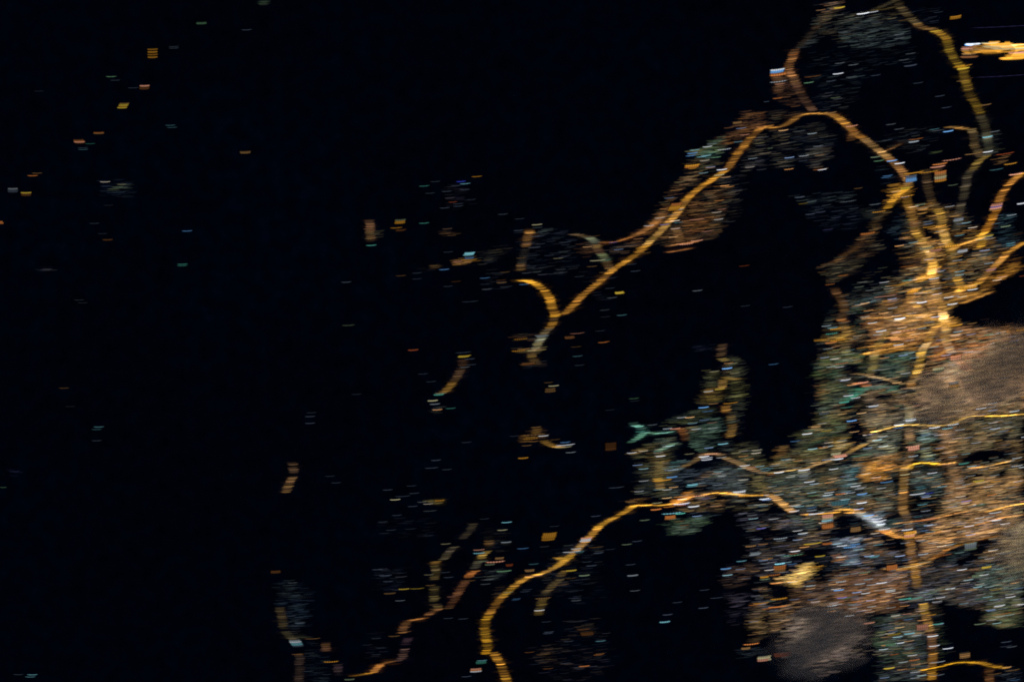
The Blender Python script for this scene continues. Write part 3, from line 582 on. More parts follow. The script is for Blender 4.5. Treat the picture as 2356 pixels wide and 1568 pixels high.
D(HH, 3, 2, '3a3028 4a3e34 30342c', 1.35, '860 460 1280 430 1340 600 1500 720 1150 760 860 800 860 640 900 540', .85, .4)
D(HH, 3, 2, '5a524a 6a6254 4a443c', 1.0, '840 690 1240 640 1200 760 900 820', .7, .35)
D(HH, 3, 2, '22301f 2c3826 283a30 30301f', 1.3, '220 840 300 790 430 780 740 790 730 840 780 900 620 880 500 960 260 980', .8, .35)
D(HH, 3, 2, '5a4a28 4c3e24 3a3420', 1.3, '560 960 600 860 760 860 790 960 760 1000 600 1040', .85, .3)
D(HH, 3, 2, '5c4428 4c3a24', 1.3, '80 955 190 955 170 1060 60 1080', .9, .3)
I = 'mixed tan and grey green lights of the harbour quarter'
D(I, 3, 2, '30301f 3a3624 2a2c20 443a26', 1.4, '60 1080 200 980 560 970 580 1080 400 1140 0 1190 0 1120', .85, .3)
D(I, 3, 2, '28302a 32342a 3c3424 24302c', 1.35, '-10 1200 400 1180 720 1130 820 1100 840 1300 620 1360 600 1480 380 1568 280 1568 120 1420 0 1380', .85, .4)
D(I, 2, 2, '28281e 34301f 2a2c22', 1.2, '2060 920 2250 910 2300 1000 2354 1080 2354 1200 2150 1140 2000 1050', .9, .3)
D(I, 2, 2, '30301f 3c3622 2a2a20', 1.2, '2354 1230 2200 1220 2160 1380 2354 1400', .9, .3)
D(I, 3, 2, '4a3c34 5c4c40 50545c', 1.0, '250 1170 400 1170 400 1250 280 1260', .7, .3)
D(I, 3, 2, '1c3034 243c40 2a3430', 1.3, '700 1140 830 1140 840 1310 780 1400 600 1500 560 1420 680 1300', .85, .35)
D(I, 3, 2, '343c34 404438 5a5a4c', 1.3, '1000 850 1250 800 1240 960 1150 1060 820 1080 760 1060 900 960', .8, .35)
D(I, 3, 2, '2c3c38 3a4840 48483a', 1.3, '1360 800 1560 790 1520 1000 1600 1100 1400 1100 1350 960', .75, .4)
D(I, 3, 2, '6e4a20 80541e 5a401f', 1.5, '820 1110 1160 1060 1200 1160 1190 1200 1140 1200 1120 1280 960 1290 840 1290', .82, .3)
D(I, 3, 2, '5a4024 4c3824', 1.3, '800 1060 1250 1000 1250 1110 1000 1080', .8, .35)
D(I, 3, 2, '24302c 302e24 3c3024', 1.2, '830 1300 1180 1290 1190 1440 1180 1568 700 1568 760 1420', .8, .45)
D(I, 3, 2, '38505a 4a6068', 1.1, '560 1470 770 1420 770 1500 600 1510', .7, .3)
D(I, 3, 2, '182422 202c2c 242e2c', 1.2, '1310 1190 1380 1140 1620 1150 1640 1360 1560 1400 1440 1430 1320 1420', .85, .35)
D(I, 3, 2, '122422 182a2a', 1.2, '1310 1430 1440 1430 1540 1480 1560 1568 1310 1568', .9, .3)
D(I, 3, 2, '4c3a2c 5a4432 44342a 604630', 1.5, '1560 800 1740 790 1780 900 1740 1100 1860 1300 1860 1480 1560 1480 1640 1360 1640 1100 1560 960', .82, .3)
J = 'brown lights of the broad quarter at the right edge'
D(J, 3, 2, '3a3628 443c2c 302e26 4c4032', 1.4, '1860 700 2354 690 2354 960 2220 980 2230 870 2150 830 2080 1000 1760 1080 1640 920 1720 780', .85, .38)
D(J, 3, 2, '4a3c2c 5a4630 50483a', 1.3, '1860 560 2354 540 2354 660 2000 680 1800 690 1650 740 1560 750 1650 600', .75, .35)
D(J, 3, 2, '1c1c1a 24241f', .7, '2060 860 2200 830 2240 960 2100 1010', .8, .3)
D(J, 3, 2, '3c3024 4a3a28', 1.2, '2200 980 2354 960 2354 1110 2180 1120 2240 1060', .8, .35)
D(J, 3, 2, '2a2a24 3a3024 4a3824 1e2422', 1.2, '1740 1120 2200 1120 2354 1120 2354 1210 1900 1220 1860 1300 1760 1240', .75, .45)
D(J, 3, 2, '5c4834 6c5238 7a5c3e 544434', 1.6, '1860 1240 2354 1200 2354 1568 1840 1568 1560 1568 1560 1480 1840 1440', .82, .32)
D(J, 3, 3, '6c543c 7a5c3e 5c4834 846446', 1.6, '1560 0 2354 0 2354 120 2240 170 2100 220 1800 290 1620 340 1460 480 1400 480 1390 210 1500 180 1500 60', .84, .32)
D(J, 3, 3, '4c3424 3a281c', 1.3, '1390 230 1650 210 1640 320 1480 420 1400 460', .8, .3)
D(J, 3, 3, '5c4c3a 6a563e 4c4234', 1.3, '2354 200 2100 260 1960 360 1850 480 1980 480 2250 440 2354 480', .8, .35)
Kk = 'patchy dim lights of the lower quarter between trunk road and bottom cloud'
D(Kk, 3, 3, '1a1c1e 24221f 30281f', .8, '0 60 250 60 300 170 500 200 500 330 300 460 0 440', .8, .5)
D(Kk, 3, 3, '242e24 2c3426 30342a', 1.25, '100 0 360 40 480 40 480 160 400 180 280 170', .8, .3)
D(Kk, 3, 3, '3a3024 5c4228 46341f', 1.1, '480 40 700 10 620 80 620 160 500 160', .8, .4)
D(Kk, 3, 3, '0f1518 141c20', .8, '620 60 880 80 880 220 620 240', 1, .4)
D(Kk, 3, 3, '3a4a50 4c5c66 606870', 1.2, '860 0 1100 0 1080 120 1000 170 900 130', .75, .5)
D(Kk, 3, 3, '10201e 162a26 1c2c28', 1.1, '1090 60 1240 60 1240 180 1160 210 1060 180', .9, .3)
D(Kk, 3, 3, '10201e 162a26 1c2c28', 1.1, '1370 110 1480 90 1500 140 1400 200', .9, .3)
D(Kk, 3, 3, '8a5c2c 9c6a30', 1.0, '1020 150 1180 130 1240 200 1240 240 1180 220 1120 200', .75, .3)
D(Kk, 3, 3, '2a343c 3c4a56 22282c 4a5258', 1.0, '560 240 900 230 880 360 820 480 600 480 700 400 580 330', .8, .55)
D(Kk, 3, 3, '181a1c 2a241f 3a2c20', .9, '880 240 1240 250 1270 470 1050 500 850 480', .85, .5)
D(Kk, 3, 3, '6e4c34 7a5234', 1.3, '590 390 700 380 730 460 620 470', .8, .25)
D(Kk, 3, 3, '3e4c54 4a5a62', 1.0, '700 420 830 420 840 480 760 520 700 490', .7, .4)
D(Kk, 3, 3, '2c1e16 3a281c 44301f 34261e', 1.5, '180 700 520 560 640 540 1080 500 1300 480 1300 720 1240 900 1180 920 960 960 880 1060 600 900 200 840', .95, .3)
D(Kk, 3, 3, '4c3220 5a3c24 3c2a1f', 1.3, '620 600 1290 560 1300 700 1000 920 780 940 560 840', .75, .35)
D(Kk, 3, 3, '2c2218 3a2c1e 4a3624', 1.2, '0 900 300 820 250 1000 60 1130 0 1130', .85, .35)
D(Kk, 2, 3, '4a3620 3c301f 2a2420', 1.2, '2180 850 2354 800 2354 1140 2300 1200 2200 1200 2170 1000', .85, .35)
D(Kk, 2, 3, '241c1a 34261e 1a181c', .85, '1980 480 2354 460 2354 560 2200 620 2100 720 1960 720 1900 600', .85, .4)
D(Kk, 2, 3, '16141a 1e1a20', .5, '1940 720 2200 720 2160 1050 1960 1050', .9, .3)
D(Kk, 2, 3, '1e1c1e 2c2824', .6, '2130 300 2354 260 2354 430 2160 430', .9, .4)
D(Kk, 2, 3, '1a2022 20262a', .6, '2050 1240 2354 1240 2354 1340 2080 1360', .8, .3)
M = 'yellow floodlit ground with a ragged edge above the bottom cloud'
D(M, 3, 3, 'a8884c b49458 a08450', 2.0, '260 500 300 470 420 455 440 560 400 620 350 650 330 700 220 718 190 660 130 600 200 570', 1.0, .18, z=6)
D(M, 3, 3, '9a7c50 a48448 a88c60', 1.4, '0 600 130 590 260 600 240 680 150 660 20 650 100 625', .9, .25, z=6)
D(M, 3, 3, '8c6c28', 1.0, '420 500 520 490 510 510 420 540', .7, .2, z=6)
N = 'dim green lights around the lower end of the trunk road'
D(N, 3, 3, '182418 22301f 2a3422 1c2824 34302a', 1.3, '960 960 1200 920 1380 860 1400 1000 1460 1200 1480 1460 1040 1420 980 1280 940 1160', .85, .45)
D(N, 3, 3, '3a3a30 4a4034 30342c', 1.1, '1200 1020 1400 1020 1430 1150 1260 1180', .8, .4)
D(N, 3, 3, '242e1c 2e3820 20281a', 1.0, '1480 850 1560 860 1600 1050 1640 1250 1560 1380 1520 1100', .75, .35)
D(N, 3, 3, '14201c 202a28 2c2e26', 1.1, '1020 1430 1470 1440 1440 1568 1000 1568', .7, .5)
D(N, 3, 3, '24201c 3a3024', .9, '1620 1270 1870 1270 1860 1360 1700 1380', .8, .35)
D(N, 3, 3, '12161c 1a1e22', .5, '2140 1180 2300 1180 2300 1260 2140 1260', .9, .3)
D(N, 3, 3, '14181e 1c2226', .6, '2100 1430 2354 1420 2354 1568 2100 1568', .9, .4)
O = 'green tinted lights of the hillside at the lower right edge'
D(O, 3, 3, '2c3e32 364a3a 3c4838 24342a', 1.4, '1870 560 2000 490 2354 480 2354 760 2100 720 1900 720', .85, .35)
D(O, 3, 3, '22301f 2e3a24 2a2a1c 3a4030', 1.35, '1920 720 2354 720 2354 1070 2100 1070 2000 1000 1980 880', .85, .4)
D(O, 3, 3, '3a3020 2c2a1f', 1.2, '2000 920 2354 900 2354 1080 2160 1080 1920 1050', .7, .35)
D(O, 3, 3, '28221e 302824 1e1e1e', 1.1, '1440 500 1900 480 1880 640 1700 700 1440 700', .85, .4)
D(O, 3, 3, '2e2620 3a2e26 2a2a26', 1.2, '1600 700 1980 680 1980 880 1720 900 1560 800', .85, .35)
D(O, 3, 3, '2a3e38 344840 3a3430', 1.2, '1240 720 1500 700 1720 640 1720 720 1500 820 1250 840', .75, .4)
D(O, 3, 3, '3a281c 30241c', 1.0, '1380 540 1440 480 1480 700 1400 700', .8, .3)
D(O, 3, 3, '12201f 1a2c2a', .7, '1700 340 1940 300 1860 420 1700 470 1550 500', .85, .4)
P = 'green and olive lights covering the headland around the teal road'
D(P, 2, 2, '2a2c20 34321f 24261c', 1.3, '1780 260 1900 250 1900 420 1760 420', .9, .35)
D(P, 2, 2, '342e1a 44391c 2c2c20', 1.3, '1760 420 1960 400 1960 560 1720 600 1700 520', .85, .35)
D(P, 2, 2, '26281f 30301f 22241e', 1.2, '1960 130 2120 120 2150 350 2150 560 2100 700 2080 880 1960 880 2000 640 1980 400', .9, .4)
D(P, 2, 2, '242a20 2c301f', 1.2, '1640 620 1900 590 1900 660 1780 720 1560 780 1420 780 1400 720', .85, .35)
D(P, 2, 2, '2c382e 344438 28342a', 1.4, '1600 800 1800 700 1920 680 1960 760 1900 900 1880 1000 1700 1030 1620 950', .8, .3)
D(P, 2, 2, '5a4a34 6a5838 4a4430', 1.2, '1620 780 1760 760 1700 830 1620 840', .75, .3)
D(P, 2, 2, '26261a 302c1c 202620', 1.3, '1100 1000 1300 900 1500 860 1520 930 1480 1100 1100 1080 1070 1040', .85, .35)
D(P, 2, 2, '4c3c22 40341f', 1.0, '1100 990 1300 930 1360 940 1200 1030 1080 1070', .75, .3)
D(P, 2, 2, '28281c 343020 222620', 1.3, '1100 1100 1480 1090 1520 1180 1480 1440 1380 1440 1100 1400 1140 1250', .8, .35)
D(P, 2, 2, '3e321c 4a3a20', 1.2, '1280 1020 1420 1010 1420 1250 1290 1250', .8, .3)
D(P, 2, 2, '2a3836 344444 3c4a50', 1.1, '1420 1100 1640 1080 1560 1180 1420 1200', .85, .4)
D(P, 2, 2, '22282c 2c3438 181c1e', .9, '1420 1200 1980 1120 2120 1180 2150 1380 1850 1380 1760 1340 1500 1360', .8, .5)
D(P, 2, 2, '1a1e1c 242824', .9, '1880 1080 2200 1180 2150 1380 1900 1380 1800 1150', .85, .35)
D(P, 2, 2, '2c302a 343a30', .9, '1900 900 2000 900 2060 1060 1960 1060', .85, .35)
D(P, 2, 2, '5a4020 644824 3a2c1f', .9, '1100 1440 1300 1420 1200 1480 980 1498', .8, .3)
D(P, 2, 2, '9c6430 b07434 84562c', 1.4, '1520 1400 1680 1360 1680 1420 1640 1480 1560 1500 1420 1540 1460 1470', .8, .3)
D(P, 2, 2, '2a3028 343a34', 1.1, '1390 1360 1540 1340 1500 1440 1400 1470', .7, .3)
D(P, 2, 2, '54484c 7a6458', .9, '1680 1400 1840 1370 1840 1440 1640 1470', .6, .4)
D(P, 2, 2, '3a2e22 24201e', .8, '1620 1480 1760 1440 1800 1480 1620 1568 1460 1568', .6, .4)
D(P, 2, 3, '24301f 2c3628 303a30', 1.25, '1420 60 1800 20 1820 110 1720 190 1620 215 1430 230 1400 120', .85, .3)
D(P, 2, 3, '1c2426 222c2c', .7, '1560 0 1960 0 1800 90 1600 60', .7, .35)
Q = 'faint blue grey lights strewn around the winding coast road'
D(Q, 2, 3, '14181e 1c2026 26282a', .35, '260 300 860 240 860 820 600 860 260 640', .9, .4)
D(Q, 2, 3, '16181e 201e22 2a221f', .4, '480 980 820 980 980 1350 760 1568 300 1568 80 1240 400 1200', .9, .4)
D(Q, 2, 3, '3a2a20 2c201c', .7, '240 1240 390 1240 380 1440 260 1440', .8, .4)
D(Q, 2, 3, '34261e 2a2220', .6, '560 1040 780 1040 780 1160 500 1140', .9, .3)
D(Q, 2, 3, '24201c 1c1c1e', .6, '200 720 460 600 560 620 430 780 220 790', .8, .4)
D(Q, 1, 3, '28302e 3a443e 343830', 1.0, '2070 520 2354 520 2320 600 2180 650 2060 620', .85, .35)
D(Q, 1, 3, '24201a 1c1c1c', .6, '2080 120 2354 200 2354 400 2080 350', .7, .4)
D(Q, 1, 3, '34251e 2a1e1a', .8, '2200 660 2310 650 2300 800 2200 800', .8, .3)
D(Q, 1, 3, '12141a 1a1c22', .25, '1060 50 1700 50 1650 260 1100 260', .9, .3)
D(Q, 1, 3, '1a2028 20242e', .45, '1080 500 1400 500 1400 740 1100 760', .85, .4)
D(Q, 1, 3, '16161c 1c1a20', .3, '980 1090 1200 1080 1200 1340 1000 1340', .9, .3)
RR = 'faint teal grey lights of the town cut by the lower edge'
D(RR, 1, 3, '12191c 181f22 14202a', .8, '170 640 400 620 520 740 540 900 460 1080 300 1100 240 880 160 860', .95, .3)
D(RR, 1, 3, '2a2a22 34322a 22221f', 1.0, '250 1060 400 1090 520 1150 420 1180 300 1180', .75, .3)
D(RR, 1, 3, '121a1e 161c20', .6, '430 1180 600 1200 640 1320 700 1450 700 1568 450 1568 450 1300', .9, .35)
UU = 'pale smudges of village light on the dark land at the left'
D(UU, 0, 1, '4c5a34 40502c 2a3424', 1.3, '1040 120 1200 118 1200 160 1010 185', .75, .25)
D(UU, 0, 1, '1a1c20 24222a', .8, '280 890 540 895 480 925 360 935', .9, .3)
D(UU, 0, 1, '101820 141c22', .5, '940 80 1240 80 1200 250 900 250', .8, .3)
D(UU, 1, 0, '20301f 283424', 1.0, '10 -5 125 -5 125 40 15 45', .9, .3)
D(UU, 0, 2, '0c0c1e', .25, '60 1140 220 1120 180 1240 60 1260', 1, .2)
D(UU, 2, 2, '10121c', .6, '1600 30 1900 30 1850 80 1650 80', 1, .2)
V = 'amber village lights under the yellowish patch in the dark middle'
D(V, 2, 2, '6a4a1c 503a1c 382818', 1.0, '60 860 320 850 330 895 230 900 200 930 60 935', .8, .4)
D(V, 2, 2, '3a2a1c 2c2018', .8, '160 780 270 780 300 850 140 850', .8, .3)
D(V, 1, 2, '34301f 4a3f20', .9, '1500 1440 1740 1440 1750 1500 1600 1520 1540 1480', .8, .3)
D(V, 1, 2, '1e1e1c 26281f', .8, '1600 600 1720 590 1710 660 1600 670', .8, .3)

D('even glow added under the big bottom cloud to light it', 3, 3, '706460 746664', 2.6, '190 980 700 960 860 1160 700 1330 420 1380 200 1260', .42, .05, flat=True)  # glowing layer added beneath this cloud to brighten it
D(O, 3, 3, '948068 8c7a5c', 2.6, '2240 120 2500 100 2500 560 2240 520', .75, .06, flat=True)  # added glow layer that brightens the cloud at the right edge
D(J, 3, 2, '94745a 8c6c50', 2.6, '2354 0 2560 0 2560 600 2354 600', .6, .06, flat=True)  # unseen glow added beyond the frame edge, lights the large cloud

Z = 'thin spread of dim lights that ties the quarters of the city together'
D(Z, 3, 2, '3a3428 30342c 4a3c28 2c302c 3a3c34 54402a', .8, '500 -200 900 -700 1500 -700 1700 -200 2354 -60 2354 1568 -900 1568 -700 1250 -300 1060 0 1200 60 1080 400 760 420 300', .6, .6, z=2)
D(Z, 3, 3, '3a3028 2c2e30 4a3624 24282a 34343a', .75, '-300 0 2354 0 2354 900 1900 900 1600 800 1500 1560 1000 1560 980 1000 200 900 -200 1000 -100 500', .6, .6, z=2)
D(Z, 3, 1, '5c4424 3a3428 6a4a24 4a3c2c', .8, '1250 300 1700 300 2000 560 2200 700 1900 1200 1700 1250 1650 1450 1000 1500 900 1350 1150 1000', .8, .5, z=2)

D(G, 3, 1, '2a1e18 33241c', .5, '1800 1380 2354 1300 2354 1450 1850 1460', .9, .3)

# ---- landmarks for telling lights apart
for q in ((0,0,1850,210,'green light on the dark land'),(0,0,1405,490,'four barred amber compound'),(0,0,1130,970,'slanted yellow compound'),(0,0,730,1300,'boat shaped orange compound'),
 (0,1,245,210,'yellow compound near the left edge'),(0,1,1120,140,'yellow green smudge of light'),(0,1,1700,700,'paired turquoise lights'),(0,1,400,910,'lilac smudge of light'),
 (0,2,900,790,'paired cyan lights in the empty dark'),(0,3,150,1500,'bottom left corner'),(1,2,500,700,'lonely grey bars'),(1,2,320,1250,'ribbed brown road in the dark'),
 (1,1,1050,560,'brown road standing alone'),(1,1,1330,465,'small amber compound'),(1,1,1850,150,'cluster around the blue light'),(1,1,1960,770,'cyan parallelogram compound'),(1,1,1630,880,'ribbed tan patch'),
 (2,1,140,620,'broken brown road'),(2,1,230,1060,'curling amber branch'),(2,1,405,1330,'fork of the highway'),(2,1,800,680,'grey green road'),(2,1,985,1120,'small bright yellow bar'),
 (2,1,1240,680,'diagonal highway'),(2,1,1500,330,'orange spot on the highway'),(2,1,1650,560,'busy brown slope'),(2,0,1680,1410,'bluish corner of the slope'),(2,2,220,60,'pale foot of the fork'),
 (1,2,1640,540,'pale lamps below the short brown road'),(2,2,350,440,'small barred tan compound'),(2,2,250,900,'village in the dark middle'),(2,2,900,960,'dim brown square'),(2,2,1200,830,'teal crossroads'),
 (2,2,2000,380,'narrow headland village'),(2,2,1780,1060,'white lamps over the headland street'),(2,2,1340,1270,'amber street on the headland'),(2,2,1560,1440,'orange bend of the coast road'),(2,2,2100,1400,'coast road crest'),
 (2,3,1600,120,'green flank below the headland'),(2,3,340,230,'amber island compound'),(2,3,690,250,'white hot spot on the coast road'),(2,3,460,440,'widened bend of the coast road'),(2,3,250,900,'olive side road'),(2,3,650,1080,'small brown patch in the lower dark'),
 (2,3,300,1350,'brown stub near the lower edge'),(2,3,1400,1000,'lone cyan bar in the lower dark'),(1,3,1640,1450,'dark lower edge'),(1,3,2110,1100,'winding coast road'),(1,3,2150,560,'grey green patch by the coast road'),
 (1,3,1900,700,'red brown road'),(1,3,1640,620,'khaki road'),(1,3,1380,710,'wavy yellow strip'),(1,3,380,1210,'cyan and white compound at the lower left'),(1,3,180,555,'lonely ribbed patch'),
 (3,0,90,650,'blue white compound at the hamlet'),(3,0,650,110,'top of the hamlet'),(3,0,700,640,'hillside hamlet'),(3,0,480,1040,'crest of the highway'),(3,0,1720,155,'small square amber compound'),(3,0,2050,460,'bright orange works at the top right'),
 (3,0,1680,480,'olive road'),(3,0,1900,940,'spur off the olive road'),(3,0,1000,1365,'brown road to the junction'),(3,0,470,1400,'small grey cluster right of the highway'),(3,0,1660,1200,'looping brown street'),(3,0,2030,1300,'greyish road at the upper right'),
 (3,0,2180,1450,'zigzag amber street'),(3,1,1310,60,'blue white compound on the road'),(3,1,1580,60,'cream and orange compound'),(3,1,560,200,'dim hillside above the bay'),(3,1,1200,200,'amber block of lights'),(3,1,1750,480,'dull grey road'),
 (3,1,2100,330,'pinkish compound on the sweeping road'),(3,1,1700,700,'upper road junction'),(3,1,1500,900,'amber trunk road'),(3,1,1800,1080,'lower road junction'),(3,1,2150,850,'broad amber road'),(3,1,700,900,'brown slope of the coast street'),
 (3,1,680,1300,'brown coastal street'),(3,1,1200,1360,'brown quarter below the junction'),(3,1,1620,1400,'glowing trunk crossing'),(3,1,2000,1500,'quarter under the right dark patch'),(3,2,560,10,'amber corner of the shore'),(3,2,1740,150,'double orange compound'),
 (3,2,1380,200,'bright amber stretch of the trunk'),(3,2,850,440,'teal green patch'),(3,2,520,650,'green waterfront'),(3,2,1000,330,'tan street in the green quarter'),(3,2,1700,420,'misty grey quarter'),(3,2,2100,600,'right end of the ring road'),
 (3,2,1310,760,'ring road by the trunk'),(3,2,830,860,'dark inlet in the city'),(3,2,640,1040,'knot of cream lights'),(3,2,330,1190,'bay head lights'),(3,2,1350,960,'pink white compound'),(3,2,2050,1020,'dark park at the right'),
 (3,2,1000,1180,'orange block beside the trunk'),(3,2,1400,1130,'hooked amber avenue'),(3,2,1450,1330,'dark teal gap by the trunk'),(3,2,860,1380,'dim teal blocks'),(3,2,420,1400,'green harbour quarter'),(3,2,2000,1300,'brown quarter at the right edge'),
 (3,3,560,50,'coast road end'),(3,3,960,60,'white cluster of the centre'),(3,3,1300,220,'bright amber crossing'),(3,3,1700,130,'brown orange slope'),(3,3,1860,310,'grey green compound'),(3,3,540,130,'cream and orange stack'),(3,3,100,240,'dark waterside left of the centre'),
 (3,3,700,320,'blue white cluster'),(3,3,640,430,'ribbed tan compound'),(3,3,300,590,'yellow floodlit ground'),(3,3,1140,510,'small orange compound'),(3,3,800,700,'brown quarter above the bottom cloud'),(3,3,1340,560,'lower trunk road'),(3,3,1460,800,'teal street across the trunk'),
 (3,3,2060,600,'green hillside at the right edge'),(3,3,100,860,'orange streets left of the cloud'),(3,3,450,1150,'big bottom cloud'),(3,3,1150,1100,'dim green quarter'),(3,3,1500,1150,'tail of the trunk road'),(3,3,1850,1390,'waving amber road'),(2,3,2250,1350,'cream compound left of the cloud')):
    LM(*q)

# ---- compounds with parallel light streaks
S('amber compound of four bars on the dark land at the upper left', 0, 0, 1403, 447, 8, 't', 1.1, 1, 102) if False else None
S('amber compound of four separate bars on the dark land at the upper left', 0, 0, 1403, 488, 96, 'a', .5, 4, 102)
S('yellow compound leaning like a parallelogram on the upper left dark land', 0, 0, 1134, 968, 50, 't/y/y/a/y', .55, 5, 100, 28)
S('boat shaped orange and tan compound on the left dark land', 0, 0, 728, 1298, 38, 'n/o/p/n', .75, 4, 108, -20)
S('small amber compound with a white hot upper row', 0, 0, 1328, 800, 40, 'p/n/n', .8, 3, 100, 6)
S('short ribbed orange compound between boat shape and slanted yellow one', 0, 0, 908, 1221, 16, 'o/t', .55, 2, 104)
S('dull olive compound near the empty dark, upper middle left', 0, 0, 2255, 1398, 20, 't', .45, 2, 106)
S('deep green compound near the top edge', 0, 0, 1852, 211, 18, 'g', .45, 2, 104)
S('yellow over olive compound close to the left edge', 0, 1, 240, 213, 34, 'y/n/n', .62, 3, 102)
S('grey compound close to the left edge', 0, 1, 118, 178, 40, 's/k/k', .4, 3, 104)
S('amber compound with green top row right of the lone brown road', 1, 1, 1325, 465, 40, 'h/a/a', .62, 3, 108, 8)
S('solid cyan compound shaped like a parallelogram', 1, 1, 1960, 763, 30, 'c', 1.25, 3, 106, 20)
S('small steel blue strip compound under the cyan parallelogram', 1, 1, 1962, 795, 22, 'k/b', .5, 2, 98)
S('small barred tan compound in the dark between village and fork', 2, 2, 352, 447, 36, 't', .4, 3, 106)
S('dim brown square compound alone in the middle dark', 2, 2, 908, 965, 70, 'n', .45, 6, 112)
S('amber compound standing like an island left of the coast road', 2, 3, 340, 228, 70, 'a', .55, 6, 140, 20)
S('white hot compound on the coast road', 2, 3, 680, 255, 40, 'p/w/w', 1.0, 3, 112, 20)
S('glowing orange compound at a bend of the highway', 2, 1, 1500, 330, 70, 'o/a/a', .75, 6, 112, 40)
S('blue white compound on the hamlet shore', 3, 0, 85, 650, 36, 'w/b/b', .8, 3, 140, 10)
S('orange compound under the blue white one at the hamlet', 3, 0, 95, 680, 24, 'o', .8, 2, 160, 0)
S('small square amber compound alone near the top right', 3, 0, 1724, 158, 28, 'a', .55, 3, 112, 6)
S('blue white compound at the meeting of the brown roads', 3, 1, 1316, 70, 60, 'k/b/b', .85, 5, 112)
S('cream compound with a bright orange foot', 3, 1, 1585, 50, 96, 'o/t/t/m/m/o/a', .55, 8, 118)
S('pinkish compound with a violet row on the sweeping amber road', 3, 1, 2098, 330, 64, 'p/p/u/p/t', .7, 5, 120, 20)
S('orange compound with a tan tail at the end of the pale road', 3, 2, 1728, 152, 56, 'o/p/t', .8, 4, 112)
S('dull pink compound below the double orange one', 3, 2, 1815, 238, 36, 'p', .5, 3, 120, -30)
S('pale green white compound beside the misty quarter', 3, 2, 1566, 260, 44, 'm/h/h', .65, 4, 118, 8)
S('amber striped compound half lost in mist', 3, 2, 1712, 400, 66, 's/s/a/t/n', .55, 5, 104)
S('white compound just above the ring road', 3, 2, 1312, 718, 26, 's/w', .8, 2, 112)
S('pink white compound between ring road and hooked avenue', 3, 2, 1340, 978, 44, 'p', .65, 4, 118)
S('barred tan compound beside the trunk near the centre', 3, 3, 806, 162, 44, 't', .55, 3, 104)
S('cream and orange stack compound below the coast road', 3, 3, 548, 90, 130, 'p/m/s/n/o/o', .6, 9, 118)
S('orange compound left of the lower trunk', 3, 3, 1140, 512, 44, 'o', .72, 4, 112)
S('orange compound above the yellow floodlit ground', 3, 3, 108, 525, 60, 'o/t', .55, 5, 124)
S('grey green compound in the dark wedge at the right', 3, 3, 1862, 318, 66, 's/s/h/h', .6, 5, 126)
S('bright amber crossing compound on the trunk', 3, 3, 1300, 215, 66, 'a/p/a', .85, 5, 116)
S('cream compound left of the bottom cloud', 2, 3, 2310, 1350, 44, 'm/p', .5, 4, 116)
S('cyan and white compound on the dim road at the lower left', 1, 3, 370, 1208, 62, 's/w/c/c/k', .45, 5, 116, -40)
S('small orange compound with white rows above the lower edge', 1, 3, 2022, 1455, 34, 'p/o/w', .65, 3, 114)
S('small teal compound below the coast road fork', 1, 3, 2070, 1385, 22, 'e', .35, 2, 112)
S('orange compound beside the green flank of the headland', 2, 3, 1455, 52, 34, 'o', .65, 3, 112)
S('long orange compound on the left slope edge', 2, 0, 1655, 1525, 28, 'a/o', .8, 3, 150, 10)
S('ribbed brown compound cut by the lower cloud edge', 3, 3, 1165, 870, 44, 'n', .6, 4, 100)
S('ribbed brown compound on the tail of the trunk road', 3, 3, 1420, 1060, 50, 'p', .3, 4, 120)
S('olive compound left of the waving amber road crest', 3, 3, 1810, 1322, 44, 't', .5, 4, 104)
S('brown compound low down in the dark lower middle', 2, 3, 690, 1120, 30, 'n', .7, 3, 130, -10)

# bright works at the top right: one thing of many rows
def works():
    root = bpy.data.objects.new('lit_works', None); COL.objects.link(root)
    cx, cy = U(3, 0, 2060, 460); root.location = ((cx-512)*PX, (340.5-cy)*PX, 0)
    tag(root, 'large bright orange works like a ragged flame at the top right edge', 'industrial works'); yard(root, 46, 12)
    # row: middle x, y, length, colour, strength
    for x, y, ln, cd, b in ((1885,404,200,'w',.8),(1850,410,120,'b',.7),(2080,386,130,'a',.7),(2040,394,240,'m',.45),(2110,402,330,'a',1.0),(2200,412,420,'a',1.15),(2330,408,330,'m',.6),(1960,418,260,'a',.7),(2130,424,420,'m',.55),
        (1850,432,170,'p',.45),(2030,434,420,'a',1.0),(2300,430,420,'a',1.1),(1830,446,150,'p',.55),(1990,446,330,'t',.9),(2240,444,460,'m',.55),(1870,458,220,'t',.8),(2080,458,430,'a',1.05),(2330,456,330,'a',.85),(1840,470,170,'a',.5),(2020,470,330,'a',.95),
        (2200,472,300,'a',.9),(1880,482,230,'a',.8),(2060,484,260,'a',.65),(1850,492,170,'t',.6),(2290,482,200,'p',.55),(2330,492,260,'a',.8),(2300,504,290,'a',1.1),(2290,516,310,'a',1.0),(2270,528,300,'a',.95),(2250,540,250,'a',.6),(2190,534,150,'a',.6),(2200,388,60,'a',.5),(1850,520,190,'n',.8)):
        X, Y = U(3, 0, x, y); rows = Rows()
        rows.add(X, Y, lin(CODE[cd][1])*b*random.uniform(.35, 1.1), 18+random.random()*9, ln=ln/K*random.uniform(.7, 1.05), th=random.uniform(1.0, 2.0), seg=16, ripple=.06, box=True, endk=.08, sl=.5, fade=.12)
        o = rows.build('streak_bar', M_STUFF); o.parent = root; o.location = (-root.location.x, -root.location.y, 0)  # bar shape holds the sideways smear of the works' lights
